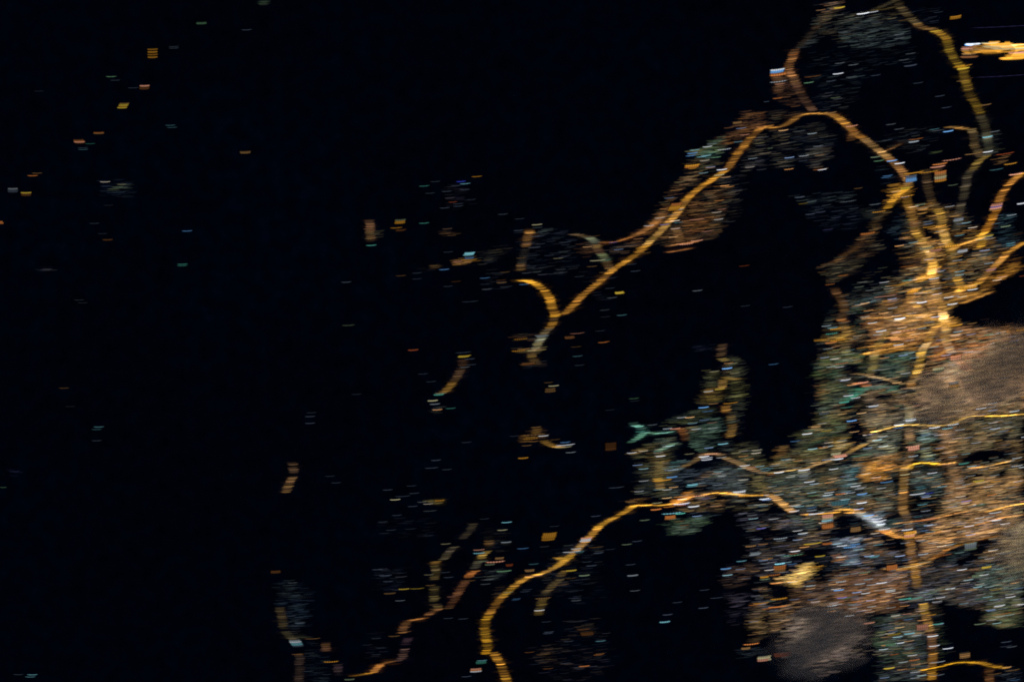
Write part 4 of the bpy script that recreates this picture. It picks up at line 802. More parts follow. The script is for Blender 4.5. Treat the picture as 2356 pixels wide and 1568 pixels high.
L(0,0,'''1022 702 g .8 6; 1060 735 k .5 4; 1225 805 k .5 5; 1598 425 k .5 4; 1598 440 k .6 5; 2268 272 k .8 4; 1566 1149 c .25 5; 1583 1169 c .2 5; 830 1318 e .25 4; 762 1355 k .5 5; 765 1371 c .22 5; 358 835 k .25 5''')
L(0,1,'''340 21 t .5 6; 300 44 o .75 8; 5 475 o .7 24 50; 1720 552 b .6 6; 1678 857 e .55 6; 1676 871 e .35 6; 868 482 k .45 5; 942 576 k .3 5; 990 633 n .5 14; 728 1186 k .4 4; 760 1212 k .3 4; 997 316 k .25 4; 1120 124 m .3 6 96''')
L(0,2,'''588 427 t .28 7; 908 784 c .38 7; 888 807 c .18 6; 888 910 k .5 6; 30 1339 g .35 6 70; 645 596 k .22 4''')
L(0,3,'''297 1496 c .6 7; 279 1516 c .4 6; 168 1494 k .5 5''')
L(1,0,'''68 34 h .2 10''')
L(1,1,'''1060 684 e .9 7; 1546 139 e .45 6; 1546 480 e .5 7; 1885 98 v 1.1 7 96; 1924 118 c .85 6; 2030 52 a .6 7; 1650 98 k .5 5; 1840 135 k .7 5; 1752 188 k .8 5; 1600 205 k .5 5; 1920 172 k .7 5; 1810 286 r 1.1 6 90; 1860 302 k .6 5; 1860 324 k .7 5; 1735 340 k .7 6; 1980 263 k .4 5;
 1290 523 a .55 7 120; 1330 545 n .4 16; 1730 906 b .7 7; 1855 832 p .6 6; 1960 818 a .6 6 160; 2030 825 a .3 6 90; 2105 984 b .5 6; 1332 963 t .25 8; 830 1022 k .8 7; 1840 1016 n .45 6; 1768 745 k .5 5; 1765 1060 k .45 5; 2125 1086 s .25 6; 1970 1200 k .5 5 170; 850 1418 h .3 10 130; 2255 1003 n .6 5; 2258 1026 t .6 8; 1480 992 k .4 5; 2270 398 k .4 10; 2290 930 t .3 7; 1480 938 k .5 5; 2105 1040 k .35 5''')
L(1,2,'''1445 78 r .95 14; 1915 135 y .75 16 130; 1905 100 k .7 5 160; 1680 488 e .6 12; 1700 475 m .55 6 120; 1625 543 m .55 12; 1645 574 s .85 6; 1790 613 e .45 6; 1660 618 k .6 7; 1920 235 s .35 6; 1980 212 k .6 5; 1965 160 k .7 7; 497 688 k .8 6; 497 750 k .8 6; 510 653 k .4 5; 1535 297 k .5 4; 1610 368 k .5 5; 1655 1090 k .7 8; 1615 1160 k .7 6 140; 1755 1175 k .6 5; 1935 925 k .5 5; 925 484 k .35 4; 735 1297 k .5 4; 680 1236 k .4 5; 1280 1452 m .75 7; 1210 1362 k .7 6; 1455 1393 k .7 5; 1688 1460 a .4 14 100; 1530 1473 s .3 6; 1440 1513 k .7 6; 1600 1555 s .2 5 140; 1430 1325 k .5 4; 1350 1420 k .6 5 160''')
L(1,3,'''185 553 n .5 22 110; 335 652 s .25 5; 1165 92 k .5 5; 1295 32 k .5 7; 1240 168 k .5 5; 1120 530 k .9 5 120; 1190 585 k 1.1 7 130; 1215 640 k .9 5; 1360 710 y .5 10 110; 1480 705 y .45 5 150; 1230 750 t .25 14 120; 1325 816 s .4 6; 1745 295 m .35 6; 1590 578 m .25 6; 1770 602 k .8 5; 1605 675 t .5 6; 1740 556 k .6 5; 2265 168 m .75 6; 2305 97 c .75 7; 2300 280 s .5 9; 2050 350 p .45 8 115; 2052 380 c .6 8 120; 2140 267 t .5 7; 2085 456 h .9 8; 2150 485 h .5 14; 2240 428 t .6 18; 2200 460 p .6 12 190; 2280 545 g .7 12 150; 2330 490 r .9 20 80; 2140 622 s .4 6; 2110 664 s .25 6; 1960 634 t .4 6 130; 1960 590 o .55 18 110; 1800 780 p .25 7 100; 1770 886 t .45 7 105; 1650 893 t .45 6 120; 1770 978 k .6 5; 1905 983 k .6 6; 1270 1142 t .35 10 120; 520 1165 t .5 6 160; 690 1377 a .6 9 150; 640 1222 t .35 7; 390 1310 t .4 8; 2078 1366 c .7 6; 1935 1513 k .8 6; 860 1540 h .5 14; 1105 1163 k .5 5; 1150 1252 k .35 5; 1105 1310 k .35 4; 400 970 k .5 5; 2100 65 k .4 5; 2320 740 m .35 8''')
L(2,0,'''1680 1376 c .6 7; 1645 1428 b .6 6; 1660 1405 b .35 10; 1745 1438 c .7 6; 1840 1320 s .4 7; 1850 1300 h .4 5; 1875 1443 g .7 7; 1950 1370 w .3 6 140; 2140 1236 p .5 6; 1930 1556 w .8 7; 1660 1545 a .5 8 90; 2070 1125 t .55 16; 2065 1410 a .55 8 105; 2340 932 k .6 5 60; 1925 1255 h .5 5 100; 2130 1085 n .9 6 120''')
L(2,1,'''230 494 m .6 7; 70 440 k .5 5; 60 547 k .7 7; 1535 355 c .7 7; 1404 493 u 1.0 6; 1530 475 c .35 6; 1480 400 s .35 6; 930 657 u .5 6 95; 425 803 m .35 5; 790 822 m .6 7 160; 860 818 e .3 7 120; 735 878 t .5 6; 112 1042 b .5 6; 985 1120 y .85 18; 920 1165 s .3 6; 845 932 t .5 6 100; 1010 1325 c .28 8; 1135 920 k .7 6; 1100 858 k .6 5; 1705 1100 s .3 7; 2135 872 r .5 6 110; 900 1078 k .5 4; 850 1280 k .45 5; 1600 672 p .8 8 150; 1700 640 p .6 6 130; 1230 752 t .4 5; 600 1492 p .35 6 150; 530 1530 n .8 22 110; 80 1545 a .35 8 140; 270 1515 s .35 16 140; 810 1470 k .4 5; 880 1568 o .5 6 40; 1905 38 m .5 8; 1240 680 p .3 6; 180 780 k .4 5 180; 85 800 t .4 6; 620 970 k .4 6; 1850 1345 k .01 4; 2145 1240 k .3 4; 740 600 t .25 6 160; 860 1340 k .3 5; 400 1320 a .9 14 110; 340 1150 a .7 7 105; 1840 298 t .5 8 115; 1700 445 p .4 6 150; 1800 553 p .4 5 130; 1930 352 p .3 6 90''')
L(2,2,'''838 7 o .8 7; 603 134 c .28 6; 620 217 k .5 5; 590 48 t .25 6 110; 383 407 m .6 8; 335 376 t .35 6 95; 1120 523 g .4 6; 1130 545 k .3 5; 900 628 k .3 5; 1290 765 s .25 6; 1180 826 e .5 6; 1978 247 b 1.0 8; 1762 605 b .8 7; 1800 640 b .25 8 120; 1940 940 c .8 7; 1860 275 m .3 8; 2030 200 m .3 6; 1910 437 y .55 9; 2010 565 a .4 8 150; 2050 290 m .3 6; 1765 1057 w .75 8; 1790 1068 w .35 7 120; 1790 1085 w .5 8 115; 1925 1065 w .4 6; 1830 1033 p .6 8 140; 1630 1032 m .3 5 100; 222 787 t .7 7; 200 855 t .5 6 240; 170 893 a .4 8 160; 490 925 b .7 6; 490 950 w .6 7 190; 470 970 m .6 6 170; 540 1018 s .6 7; 135 955 t .6 6; 103 1070 a .5 14; 395 900 t .25 7 110; 1430 800 s .35 12 95; 1500 800 p .55 8 110; 960 1340 k .6 8 160; 1660 1316 c .7 8; 1660 1320 c .3 26 130; 1890 1316 s .5 6; 2070 1304 s .35 6; 1470 1245 b .35 14 110; 1480 1180 s .4 10 120; 1500 1108 e .25 6; 1380 1275 a .8 8 190; 2090 1380 w .6 16 140; 2130 1415 a .8 14 110; 2320 1445 w .8 8; 2340 1410 w .5 7 60; 2140 1140 w .5 7; 2200 1155 p .5 6; 2320 1165 c .5 6; 2330 1185 c .35 6; 1560 1490 w .75 8 170; 1580 1495 u .5 8 100; 1670 1515 w .75 9 115; 1325 1542 o .8 12 110; 1335 1482 m .4 7; 1730 1415 p .6 8 160; 1780 1440 u .25 6; 60 85 a .4 12 140; 110 68 t .5 12 130; 150 205 n .9 20 160; 230 72 p .3 8 110; 1840 745 p .2 6; 2060 1025 m .3 6; 2150 1005 s .25 5; 1840 1245 h .5 6 120; 1600 1140 t .5 6; 1420 890 h .4 6; 1280 1140 h .3 5; 20 868 k .4 4''')
L(2,3,'''100 337 b .4 7 120; 550 368 w .5 7 180; 590 340 w .5 7; 620 370 c .2 20 100; 770 40 k .9 6; 1055 300 h .8 6; 1150 270 k .6 5; 795 378 k 1.0 7; 390 133 k .4 5; 665 585 h 1.1 12 110; 545 540 y .6 14 108; 200 480 c .2 8; 160 540 t .7 20 110; 690 460 k .6 5; 730 495 k .7 10 110; 1110 585 s .25 14 110; 1090 485 k .5 5; 1130 725 s .25 6; 590 815 s .3 7; 590 795 k .5 6; 1760 883 k .8 7; 1520 832 k .4 6; 1430 945 k .6 8; 1405 1012 c .38 14 108; 252 906 w .7 7; 285 795 t .5 8 160; 450 670 t .5 6 160; 340 1104 k .9 6; 330 1117 k .8 6; 315 1010 k .5 5; 815 1187 c .35 6; 800 1310 n .6 16 110; 665 1418 o .45 10 108; 290 1310 t .4 6 150; 330 1440 n .9 6 110; 660 1080 n .9 8 130; 160 1290 n .9 6; 490 1390 k .5 6; 520 1190 k .6 6; 430 1050 k .01 6; 600 1005 k .4 6 220; 40 805 b .15 18 90; 120 733 k .6 5; 1470 14 c .5 8 200; 1547 17 e 1.0 8 105; 1220 77 h .7 8; 1585 125 t .4 7; 1585 150 t .25 6; 1540 88 t .4 6 100; 2290 153 u .9 7; 2255 253 s .35 7; 2195 316 t .5 14 110; 2240 385 s .4 30 120; 2110 453 c .6 7; 1967 523 b .4 12 108; 2340 435 a .5 7 100; 2330 475 s .35 7; 2325 598 a .6 16 100; 2325 620 h 1.0 8; 2150 612 k .7 5; 2260 720 k .5 5; 2200 1215 o .75 10 160; 2150 1255 t .45 18 110; 2290 840 a .5 8 160; 2230 855 o .4 8 120; 2340 890 o .5 8 100; 1770 718 k .5 5; 1880 790 k .5 5 130; 200 590 p .6 8 180; 140 715 k .5 5; 905 345 k .4 5; 610 435 a .01 8; 770 325 t .35 6 150; 540 610 t .3 5 120''')
L(3,0,'''655 68 y .6 14 112; 875 122 w .8 10 130; 960 108 w .35 8 120; 645 675 w .55 9 108; 375 757 g .8 7; 785 593 s .3 7; 662 578 s .25 7; 1205 315 s .35 6; 1205 350 s .3 6; 690 292 s .22 6; 765 705 s .25 6; 1250 548 s .2 7; 1310 490 s .18 7; 620 895 h .5 7; 90 900 o .5 9; 110 770 p .5 6; 95 748 s .5 6 170; 230 500 o .5 8 110; 2005 960 t .6 9 110; 1658 1204 b .7 10; 2018 1256 c .85 8; 2022 1392 w .7 8; 2085 1205 s .4 6; 1360 1275 o .5 6 150; 1340 1300 s .5 14; 1130 1140 s .2 7; 1205 1183 s .25 5; 1640 985 k .6 5; 1580 880 k .5 7; 1380 760 k .5 5; 1095 1285 k .6 5; 770 1155 p .6 7 125; 785 1200 o .6 8 95; 890 1275 t .8 8; 1140 1475 b .8 8; 1210 1498 w .75 9; 1020 1475 g .5 9 110; 990 1440 h .6 12; 1780 740 t .5 7; 1790 605 a .5 8 190; 1795 628 y .8 12 125; 1545 285 y .5 8 115; 1480 262 t .6 6 140; 460 1340 s .4 6; 480 1420 t .4 7; 460 1555 o .3 8; 1580 1505 o .8 10 150; 1560 1530 p .6 10 150; 1690 1465 p .45 8 190; 1900 1408 t .6 7 200; 1840 720 n .8 5; 2230 1503 a .6 9 130; 2180 1410 r .9 8 180; 2100 1555 c .2 8 140; 1900 1310 t .01 8; 1240 185 t .3 5; 1310 600 k .5 12 130; 1530 1185 c .25 6; 570 1035 t .6 8 130; 410 700 n .9 6 170; 990 690 k .5 6; 580 742 k .5 8; 2200 240 u .055 7 700; 2180 695 u .055 7 600; 20 1360 h .5 7 60''')
L(3,1,'''1100 45 b .35 8; 1340 18 a .6 10 200; 1085 60 b .3 6; 1480 10 a .5 8 200; 1260 160 y .55 18 108; 1250 235 a .7 8 200; 1020 375 a .45 10 140; 850 628 t .5 7; 920 575 o .4 16 150; 325 300 y .15 6; 390 397 k .8 6; 290 240 k .7 8; 735 280 s .25 6 170; 985 307 s .28 7 120; 550 540 u .12 5 110; 830 160 t .25 8 90; 1400 310 h .7 10 110; 1470 465 s .35 8 100; 1475 485 b .35 6; 1480 515 a .5 8 130; 1590 505 a .8 10 115; 1750 455 s .35 14; 1720 545 t .6 6; 1760 592 c .45 7; 1950 630 m .55 7; 1790 735 w .4 26 110; 2230 665 c .5 7 100; 2235 685 c .5 6 100; 2185 510 h .8 12; 2330 300 w .55 12 90; 1700 130 h .5 7; 2000 600 y .6 10 160; 2055 898 p .7 6; 2050 912 u .5 6; 1880 1090 w .75 7; 1415 1208 w .85 10; 1695 1224 w .75 8; 1550 1080 s .5 8; 1525 990 w .6 6; 1278 1005 e .7 7; 1212 1358 w .9 14 112; 1645 990 s .35 6; 1040 1472 w .55 10 110; 1270 1465 p .5 8 240; 1450 1410 t .4 8; 1875 1402 t .6 8; 595 1442 c .6 7; 620 1452 a .8 9 115; 585 1495 e .4 9 125; 570 1043 o .5 5 100; 690 960 o .4 7; 710 1385 o .5 6 90; 540 565 k .01 5; 1290 875 o .4 7 150; 1080 1150 p .35 8 230; 1000 1182 s .3 5; 1720 1420 a .8 14 150; 1850 1075 a .9 20 190; 1530 890 a .9 14 150; 1480 955 a .7 10 180; 1330 1110 a .8 14 115; 1540 730 p .3 20 130; 1460 710 m .25 18 160; 2030 1502 g .7 9; 2320 1465 a .6 16 120; 1980 1535 o .55 12 110; 1160 1520 a .4 7 250; 1670 1520 t .5 6; 1690 690 a .8 14 150; 1930 1020 a .5 8; 2340 965 r .8 6 70; 640 1555 a .6 12 160; 480 1555 a .3 12 130; 1300 1470 t .4 5; 700 1140 t .4 5; 180 1250 k .35 5; 1760 1460 t .4 6 150; 2280 30 p .8 12 140; 1600 700 a .5 8 220; 1170 1050 a .4 7 200; 1400 1390 t .5 6 200; 1920 1260 n .01 5''')
L(3,2,'''1200 30 w .6 7; 1090 30 a .6 7 300; 580 10 o .8 9 120; 1240 75 a .5 7 280; 980 110 a .5 8 240; 1505 135 o .8 9 100; 1560 40 t .01 6; 1725 138 p .9 10 118; 1965 137 o .8 10 112; 1950 252 o .6 8 112; 1995 25 o .5 8 150; 1890 310 h .5 7; 1710 410 a .85 9; 1710 430 y .4 6 120; 1000 262 s .4 8; 875 375 p .7 9 112; 740 497 w .4 10; 588 528 h .6 7; 700 558 e .6 12; 728 603 e .35 7 140; 970 593 w .6 7; 970 600 b .3 4; 1362 590 p .5 7; 1960 615 w .55 8 110; 2060 600 w .45 6; 2225 588 o .35 6; 770 728 b .8 9; 535 820 y .25 12 108; 520 660 s .2 22 120; 360 848 w .7 8; 250 915 b .25 9; 505 970 o .6 6; 500 975 t .01 6; 620 1080 w .5 7; 645 1080 w .8 8 108; 540 1085 b .5 6; 660 1050 p .7 24 150; 620 1030 m .4 20 110; 1205 765 w .85 9; 1532 790 w .9 9 112; 1650 797 c .6 9 112; 1700 762 w .7 8 120; 1200 792 b .5 7; 1520 745 b .3 6; 1760 560 u .15 12 150; 1960 672 u .25 7; 950 853 u .3 7; 1050 960 s .4 6; 1320 928 g .5 6 95; 860 1045 g .55 7 210; 1335 1053 s .6 8 105; 1480 1100 s .2 6; 1800 1120 e .4 12 108; 1650 1125 p .5 8; 1905 1145 b .3 6; 1890 1170 p .45 7; 2290 1142 s .5 8 120; 1980 1176 c .25 6; 2340 1172 p .01 6; 1940 1283 y .55 16 118; 2095 1285 a .6 9 110; 1510 1208 w .5 7; 1255 1175 m .5 6; 1260 1222 m .55 8; 950 1240 t .4 6 110; 805 1328 w .5 8; 380 1288 w .55 8 112; 325 1332 s .4 7; 85 1290 g .35 6 130; 100 1203 w .8 8; 330 1180 w .6 12 120; 320 1200 m .4 8; 330 1235 s .35 16 110; 25 1165 c .35 6 60; 60 1370 s .35 7; 220 1392 c .15 6; 420 1412 g .6 7 130; 460 1455 g .7 7; 665 1400 o .5 14; 585 1362 t .35 14 108; 865 1400 b .55 10; 860 1410 b .35 6; 862 1482 w .8 10; 385 1505 m .5 6 95; 400 1527 b .25 10; 400 1552 s .3 12; 720 1515 c .25 6; 240 1558 w .6 7; 150 1485 t .35 6; 660 1480 c .18 40 200; 1090 1290 b .3 9 130; 1105 1370 m .4 7; 1375 1400 w .55 8 160; 1480 1392 v .5 8; 1410 1350 c .35 7; 1400 1335 c .3 6; 1420 1497 c .45 8; 1450 1555 s .55 8; 1080 1475 s .3 6; 1290 1410 t .5 6 160; 1825 1466 u .7 8; 1790 1440 s .25 6; 1795 1255 s .35 6; 1955 1500 h .5 16 100; 2060 1408 o .7 9; 2235 1340 s .35 7; 2340 1467 p .7 7 60; 2120 1270 s .2 6; 2040 780 t .3 6; 2205 745 s .4 6; 1930 850 t .35 6 110; 2120 725 s .3 7; 2230 820 a .3 6; 2345 878 w .5 8 40; 2340 510 a .6 8 50; 2120 415 t .5 16 140; 1730 1040 p .2 6; 1020 640 t .35 5 160; 50 208 b .25 6; 1080 60 y .01 6; 830 440 g .4 7 220; 900 490 t .35 6 200; 680 200 o .35 10 140; 1090 540 t .4 5 200; 1200 590 h .3 16 100; 2140 600 t .01 5; 2000 560 t .3 6; 700 1090 t .4 6; 1330 965 p .7 10 150; 1600 1000 t .2 6; 340 1070 t .2 5 160; 30 1220 o .4 7 90''')
L(3,3,'''450 15 w .5 8 150; 420 22 w .6 7 110; 540 82 c .6 9 105; 545 72 c .25 6; 566 140 o .7 7; 925 35 b .9 9 112; 1020 85 w .7 8 150; 1030 35 s .5 7 120; 1000 65 w .5 8 120; 1070 160 w .5 8 120; 990 25 s .5 6 120; 1450 75 o .8 9 230; 1480 65 p .5 6 150; 1380 45 c .2 7; 1280 165 w .6 9 115; 1440 173 b .4 7 90; 1315 185 a .9 14 110; 1290 235 a .9 14 115; 1080 185 o .8 14 110; 1850 132 w .55 8; 2100 78 w .7 8; 2045 45 w .4 6; 2230 108 o .6 6; 2090 8 w .4 8 130; 1270 240 y .5 8; 115 245 s .35 12 145; 120 265 s .35 7; 410 292 y .6 9 180; 380 300 a .45 6 140; 545 292 o .5 16 112; 350 318 t .35 6 105; 680 312 w .5 8 110; 750 325 b .4 12 130; 800 300 b .3 12; 800 355 w .25 8; 1010 303 c .45 7; 1020 370 o .35 10; 980 412 c .45 16 112; 230 400 g .5 8 210; 230 385 o .3 7; 160 402 c .2 10; 478 408 y .4 12 105; 108 478 c .9 12 108; 20 430 a .6 7 50; 220 480 b .25 8; 770 475 s .5 7; 750 450 c .2 8; 430 505 a .6 7 180; 80 655 o .9 12 130; 1860 290 h .7 8 140; 1780 300 a .3 8 160; 1860 325 s .4 22 120; 2010 510 y .65 16 112; 2290 495 p .2 6 130; 2100 525 c .35 7 120; 2200 380 s .25 12 170; 1240 530 a .5 10 150; 1230 540 p .45 5 130; 1330 500 m .5 6 200; 1440 465 m .35 7 130; 890 558 h .8 10 110; 600 625 s .35 7 110; 670 642 s .45 12 110; 845 663 s .6 8 108; 1045 654 w .65 8 112; 1120 655 t .25 6 110; 650 720 b .75 8; 1125 733 w .4 7; 1050 745 o .4 7; 1180 680 o .35 7 110; 680 790 u .7 8; 780 780 s .3 6 120; 710 795 g .4 8 110; 655 827 o .6 7; 808 827 o .7 8; 590 863 w .45 7; 610 832 w .3 5 110; 690 875 t .35 6 120; 935 917 o .4 8 110; 930 1022 p .4 14 115; 700 580 s .2 14 110; 1260 800 e .6 12 130; 1350 795 e .5 9 150; 1490 803 s .4 10 110; 1500 745 h .6 8 130; 1620 720 t .5 8 130; 1640 690 t .3 8 150; 1580 715 h .7 7 220; 1560 1030 e .5 10 112; 1300 1118 c .55 9 110; 1310 1125 s .4 8 112; 1160 1125 y .2 14 140; 1515 1142 w .7 8 112; 1530 1232 w .55 7 110; 1655 1255 w .6 8 108; 1500 948 a .7 7; 1275 938 p .5 5; 1290 988 b .3 8 100; 1190 968 t .5 8 130; 1130 1220 g .35 14 110; 1160 1310 o .35 8; 1345 1362 o .4 12 112; 1115 1437 y .6 14 112; 1100 1440 t .4 8; 1560 1380 s .4 8 150; 1310 1443 t .25 14; 1560 1500 s .3 7 140; 60 1320 w .01 8; 8 1340 m .4 44 40; 90 830 o .01 7; 100 800 a .45 14 170; 90 872 o .75 12 190; 150 940 t .25 6; 30 820 h .5 8; 60 580 o .3 14 120; 130 1310 r .4 34 190; 2220 610 s .4 7; 2230 783 w .5 7; 1830 738 s .35 9 110; 2130 863 w .5 9 112; 2160 888 s .35 7 110; 2150 938 o .35 7 200; 2100 715 y .2 10 130; 1930 590 h .7 24 120; 1960 640 s .2 7; 2280 575 h .4 20 110; 1950 1030 h .6 10 120; 2200 1045 t .4 7 180; 1950 800 e .18 10 110; 2240 1240 s .18 8 110; 2190 1195 k .6 8 110; 1810 1310 t .5 7; 2270 1545 b .15 7 110; 2190 1490 s .15 7 110; 2080 1490 t .3 8 150; 2250 1455 t .35 8 150; 2110 1210 s .01 8; 1700 350 t .01 8; 1560 350 t .3 8 160; 1600 400 o .3 8 200; 880 90 s .01 7; 560 600 o .01 7''')
LIGHTS = [l for l in LIGHTS if l['b'] > .05]
def clouds():
    X, Y = U(3, 2, 2180, 255)
    cloud('large brownish grey cloud lit from below at the right edge', X, Y, 92, 68, 4.6, 1500, 1.0, 20, col=(.985, .975, .97))
    X, Y = U(3, 2, 1560, 530)
    cloud('smaller tongue of brownish mist over the trunk road', X, Y, 54, 44, 3.8, 1000, 2.3, -30, col=(.985, .975, .97))
    X, Y = U(3, 3, 470, 1150)
    cloud('big dark grey cloud at the bottom left of the trunk road', X, Y, 78, 54, 5.5, 1400, 4.1, 25, col=(.98, .96, .96))
    X, Y = U(3, 3, 2350, 350)
    cloud('grey green cloud cut by the right edge over the brown slope', X, Y, 58, 66, 3.2, 1100, 6.2, 0, col=(.98, .98, .95))



# ------------------------------------------------------------------ labels of the single lights
def bearing(dx, dy):
    a = math.degrees(math.atan2(-dy, dx)) % 360
    return ('to the right of', 'above and right of', 'above', 'above and left of', 'to the left of', 'below and left of', 'below', 'below and right of')[int(((a+22.5) % 360)//45)]
ORD = ['first', 'second', 'third', 'fourth', 'fifth', 'sixth', 'seventh', 'eighth', 'ninth', 'tenth']
def dark(x, y): return x < 700 - .35*(y-330) - (0 if y > 300 else .9*(y-300)*-.1) and not (x > 640 and y > 400) and x < 690
def build_lights():
    by = {}
    for l in LIGHTS: l['wt'] = l['th']*l['ln']*(lin(CODE[l['c']][1]).sum()*l['b'])**.35
    for l in LIGHTS:                 # out in the dark the lights are feebler
        if dark(l['x'], l['y']): l['b'] *= .62
    LIGHTS.sort(key=lambda l: -l['wt'])
    keep, small = LIGHTS[:298], LIGHTS[298:]
    rows = Rows()
    for l in small:
        rows.add(l['x'], l['y'], lin(CODE[l['c']][1])*l['b'], 21+random.random()*2, ln=l['ln']/K, th=max(.45, l['th']/K*.8), seg=10, ripple=.15, box=True, endk=.3, fade=.12)
    tag(rows.build('small_light_streaks', M_LAMP), 'the many smaller and fainter lights sprinkled between the bright ones', 'small lights', None, 'stuff')  # smaller lights, each drawn out by the same smear
    for l in keep:
        nm = min(LANDMARKS, key=lambda q: math.hypot(q[0]-l['x'], q[1]-l['y']))
        d = math.hypot(nm[0]-l['x'], nm[1]-l['y'])
        br = 'bright' if l['b'] >= .9 else ('faint' if l['b'] < .45 or l['c'] == 'k' else 'soft')
        sz = 'broad ' if l['th'] > 18 else ''
        if l['c'] == 'k': br = ''
        where = 'just ' if d < 12 else ('well ' if d > 45 else '')
        key = (f"{br} {sz}{CODE[l['c']][0]} light".strip(), f"{where}{bearing(l['x']-nm[0], l['y']-nm[1])} the {nm[2]}")
        by.setdefault(key, []).append(l)
    for key, ls in by.items():
        if len(ls) > 1:
            sx = max(q['x'] for q in ls)-min(q['x'] for q in ls); sy = max(q['y'] for q in ls)-min(q['y'] for q in ls)
            ax, nm = ('x', 'from the left') if sx > sy*1.2 else ('y', 'from the top')
            ls.sort(key=lambda q: q[ax])
        for i, l in enumerate(ls):
            lb = f'{key[0]} {key[1]}'
            if len(ls) > 1:
                lb = lb.replace(' light ', ' light ', 1); lb = (f'leftmost {lb}' if i == 0 and ax == 'x' else f'topmost {lb}' if i == 0 else f'{ORD[min(i, 9)]} {lb}, {nm}')
            wd = lb.split()
            if len(wd) > 16: lb = ' '.join(q for q in wd if q not in ('well', 'just', 'broad', 'small', 'soft', 'lower', 'big'))
            rows = Rows(); base = lin(CODE[l['c']][1])*l['b']
            th = l['th']/K; ln = l['ln']/K
            nrow = max(1, int(round(th/1.1)))
            if nrow == 1:
                dash = random.choice((0, .25, .5)) if l['c'] not in 'wb' else random.choice((0, .15, .3))
                rows.add(l['x'], l['y'], base*(1.75 if l['c'] in 'wbcs' else 1.3), 22+random.random()*4, ln=ln, th=max(.5, th*.78), seg=28, ripple=dash, phase=0, box=True, endk=.3, fade=.08)
            else:
                for j in range(nrow):
                    yy = l['y']+(j-(nrow-1)/2)*th/nrow
                    rows.add(l['x']+random.gauss(0, .5), yy, base*random.uniform(.6, 1.25), 22+random.random()*4, ln=ln*random.uniform(.85, 1.02), th=th/nrow*1.1, seg=28, ripple=.2, box=True, endk=.35, fade=.12)
            o = rows.build('light_streak', M_LAMP); tag(o, lb, 'light', 'separate lights scattered over the city and the dark land')  # one light, its camera-shake smear shaped as a solid glowing bar
CONC = bpy.data.materials.new('concrete'); CONC.use_nodes = True
_c = CONC.node_tree.nodes['Principled BSDF']; _c.inputs['Roughness'].default_value = .95
_m = CONC.node_tree.nodes.new('ShaderNodeTexNoise'); _m.inputs['Scale'].default_value = .01
_q = CONC.node_tree.nodes.new('ShaderNodeValToRGB'); _q.color_ramp.elements[0].color = (.03, .03, .032, 1); _q.color_ramp.elements[1].color = (.06, .058, .055, 1)
CONC.node_tree.links.new(_m.outputs['Fac'], _q.inputs['Fac']); CONC.node_tree.links.new(_q.outputs[0], _c.inputs['Base Color'])
def yard(root, ln, h):
    a, b = ln*PX/2, h*PX/2; k = .8*min(a, b)
    ring = [(-a+k, -b), (a-k, -b), (a, -b+k), (a, b-k), (a-k, b), (-a+k, b), (-a, b-k), (-a, -b+k)]
    vs = [(x, y, 3) for x, y in ring] + [(x*1.02, y*1.02, 0) for x, y in ring]
    fs = [tuple(range(8))] + [(i, i+8, (i+1) % 8+8, (i+1) % 8) for i in range(8)]
    me = bpy.data.meshes.new('yard'); me.from_pydata(vs, [], fs); me.materials.append(CONC)
    o = bpy.data.objects.new('yard', me); COL.objects.link(o); o.parent = root
def build_sites():
    for (lb, X, Y, h, code, b, n, ln, lean, extra) in SITES:
        root = bpy.data.objects.new('lit_compound', None); COL.objects.link(root)
        root.location = ((X-512)*PX, (340.5-Y)*PX, 0); tag(root, lb, 'lit compound')
        codes = code.split('/'); yard(root, ln*1.05, h+1.0)
        for j in range(n):
            t = (j+.5)/n-.5; rows = Rows(); cd = codes[min(len(codes)-1, int(j*len(codes)/n))]
            rows.add(X - t*lean/K, Y+t*h, lin(CODE[cd][1])*b*(.55 if dark(X, Y) else .85)*random.uniform(.6, 1.35), 20+random.random()*5, ln=ln*random.uniform(.93, 1.04), th=min(h/n*.95, 1.3), seg=28, ripple=.3, box=True, endk=.6, fade=.08)
            o = rows.build('streak_bar', M_LAMP); o.parent = root; o.location = (-root.location.x, -root.location.y, 0)  # each bar is a smeared light put into the mesh shape

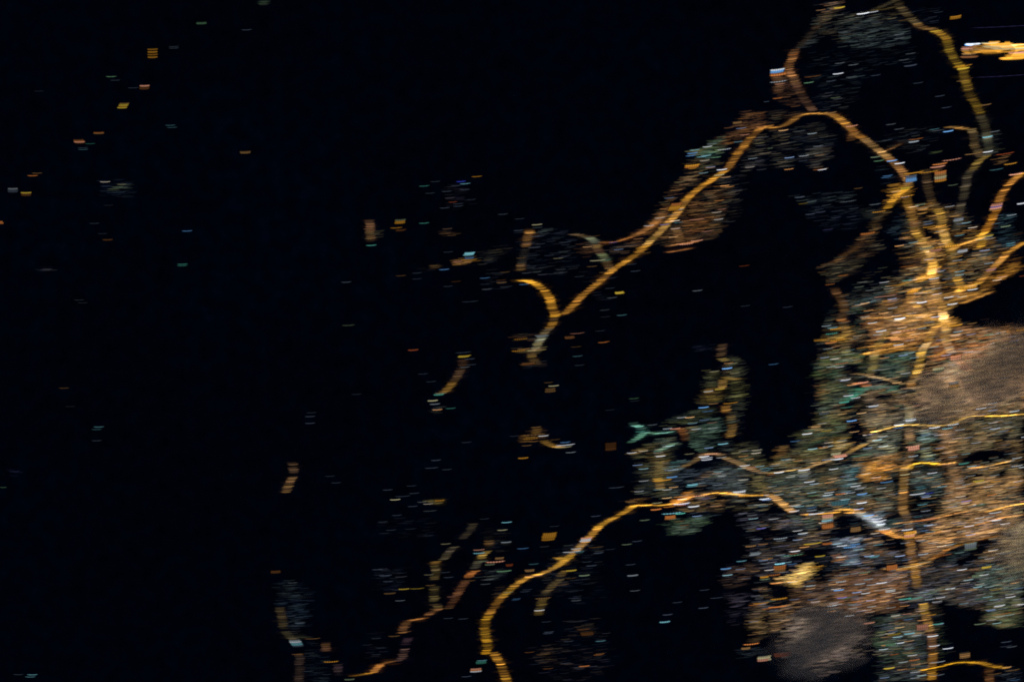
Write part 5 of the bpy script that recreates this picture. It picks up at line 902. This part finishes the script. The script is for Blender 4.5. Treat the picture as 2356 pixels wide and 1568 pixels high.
# ------------------------------------------------------------------ clouds: volumes lit by the city and the moon
def cloud(label, X, Y, rx, ry, dens, thick, seed, rot=0.0, col=(.93, .93, .95), fall=1.0):
    import bmesh
    bm = bmesh.new(); bmesh.ops.create_icosphere(bm, subdivisions=4, radius=1)
    for v in bm.verts:
        p = v.co.normalized()
        k = 1 + .10*math.sin(3*p.x+seed) + .08*math.sin(5*p.y+seed*2+2*p.x)
        v.co = Vector((p.x*k, p.y*k, p.z*.5*k))
    me = bpy.data.meshes.new('cloud'); bm.to_mesh(me); bm.free()
    o = bpy.data.objects.new('cloud', me); COL.objects.link(o)
    o.location = ((X-512)*PX, (340.5-Y)*PX, 2600+thick/2); o.rotation_euler.z = math.radians(rot)
    o.scale = (rx*PX, ry*PX, thick)
    m = bpy.data.materials.new('cloud_vapour'); m.use_nodes = True; n = m.node_tree
    for x in list(n.nodes): n.nodes.remove(x)
    out = n.nodes.new('ShaderNodeOutputMaterial'); vol = n.nodes.new('ShaderNodeVolumePrincipled')
    vol.inputs['Color'].default_value = (*col, 1); vol.inputs['Anisotropy'].default_value = .2
    tc = n.nodes.new('ShaderNodeTexCoord'); ln = n.nodes.new('ShaderNodeVectorMath'); ln.operation = 'LENGTH'
    mp = n.nodes.new('ShaderNodeMapping'); mp.inputs['Scale'].default_value = (1, 1, 1.6)
    n.links.new(tc.outputs['Object'], mp.inputs['Vector']); n.links.new(mp.outputs[0], ln.inputs[0])
    nz = n.nodes.new('ShaderNodeTexNoise'); nz.inputs['Scale'].default_value = 2.0; nz.inputs['Detail'].default_value = 4
    ad = n.nodes.new('ShaderNodeVectorMath'); ad.operation = 'ADD'; ad.inputs[1].default_value = (seed*3.1, seed*1.7, 0)
    n.links.new(tc.outputs['Object'], ad.inputs[0]); n.links.new(ad.outputs[0], nz.inputs['Vector'])
    mm = n.nodes.new('ShaderNodeMath'); mm.operation = 'MULTIPLY_ADD'; mm.inputs[1].default_value = 1.25; 
    n.links.new(nz.outputs['Fac'], mm.inputs[0]); n.links.new(ln.outputs['Value'], mm.inputs[2])
    mr = n.nodes.new('ShaderNodeMapRange'); mr.interpolation_type = 'SMOOTHERSTEP'
    mr.inputs['From Min'].default_value = 1.42; mr.inputs['From Max'].default_value = .75/fall
    mr.inputs['To Min'].default_value = 0; mr.inputs['To Max'].default_value = dens/thick
    n.links.new(mm.outputs[0], mr.inputs['Value']); n.links.new(mr.outputs[0], vol.inputs['Density']); n.links.new(vol.outputs[0], out.inputs['Volume'])
    me.materials.append(m); tag(o, label, 'cloud', 'thin clouds drifting over the city')

build_roads(); build_districts(); build_sites(); works(); build_lights(); clouds()
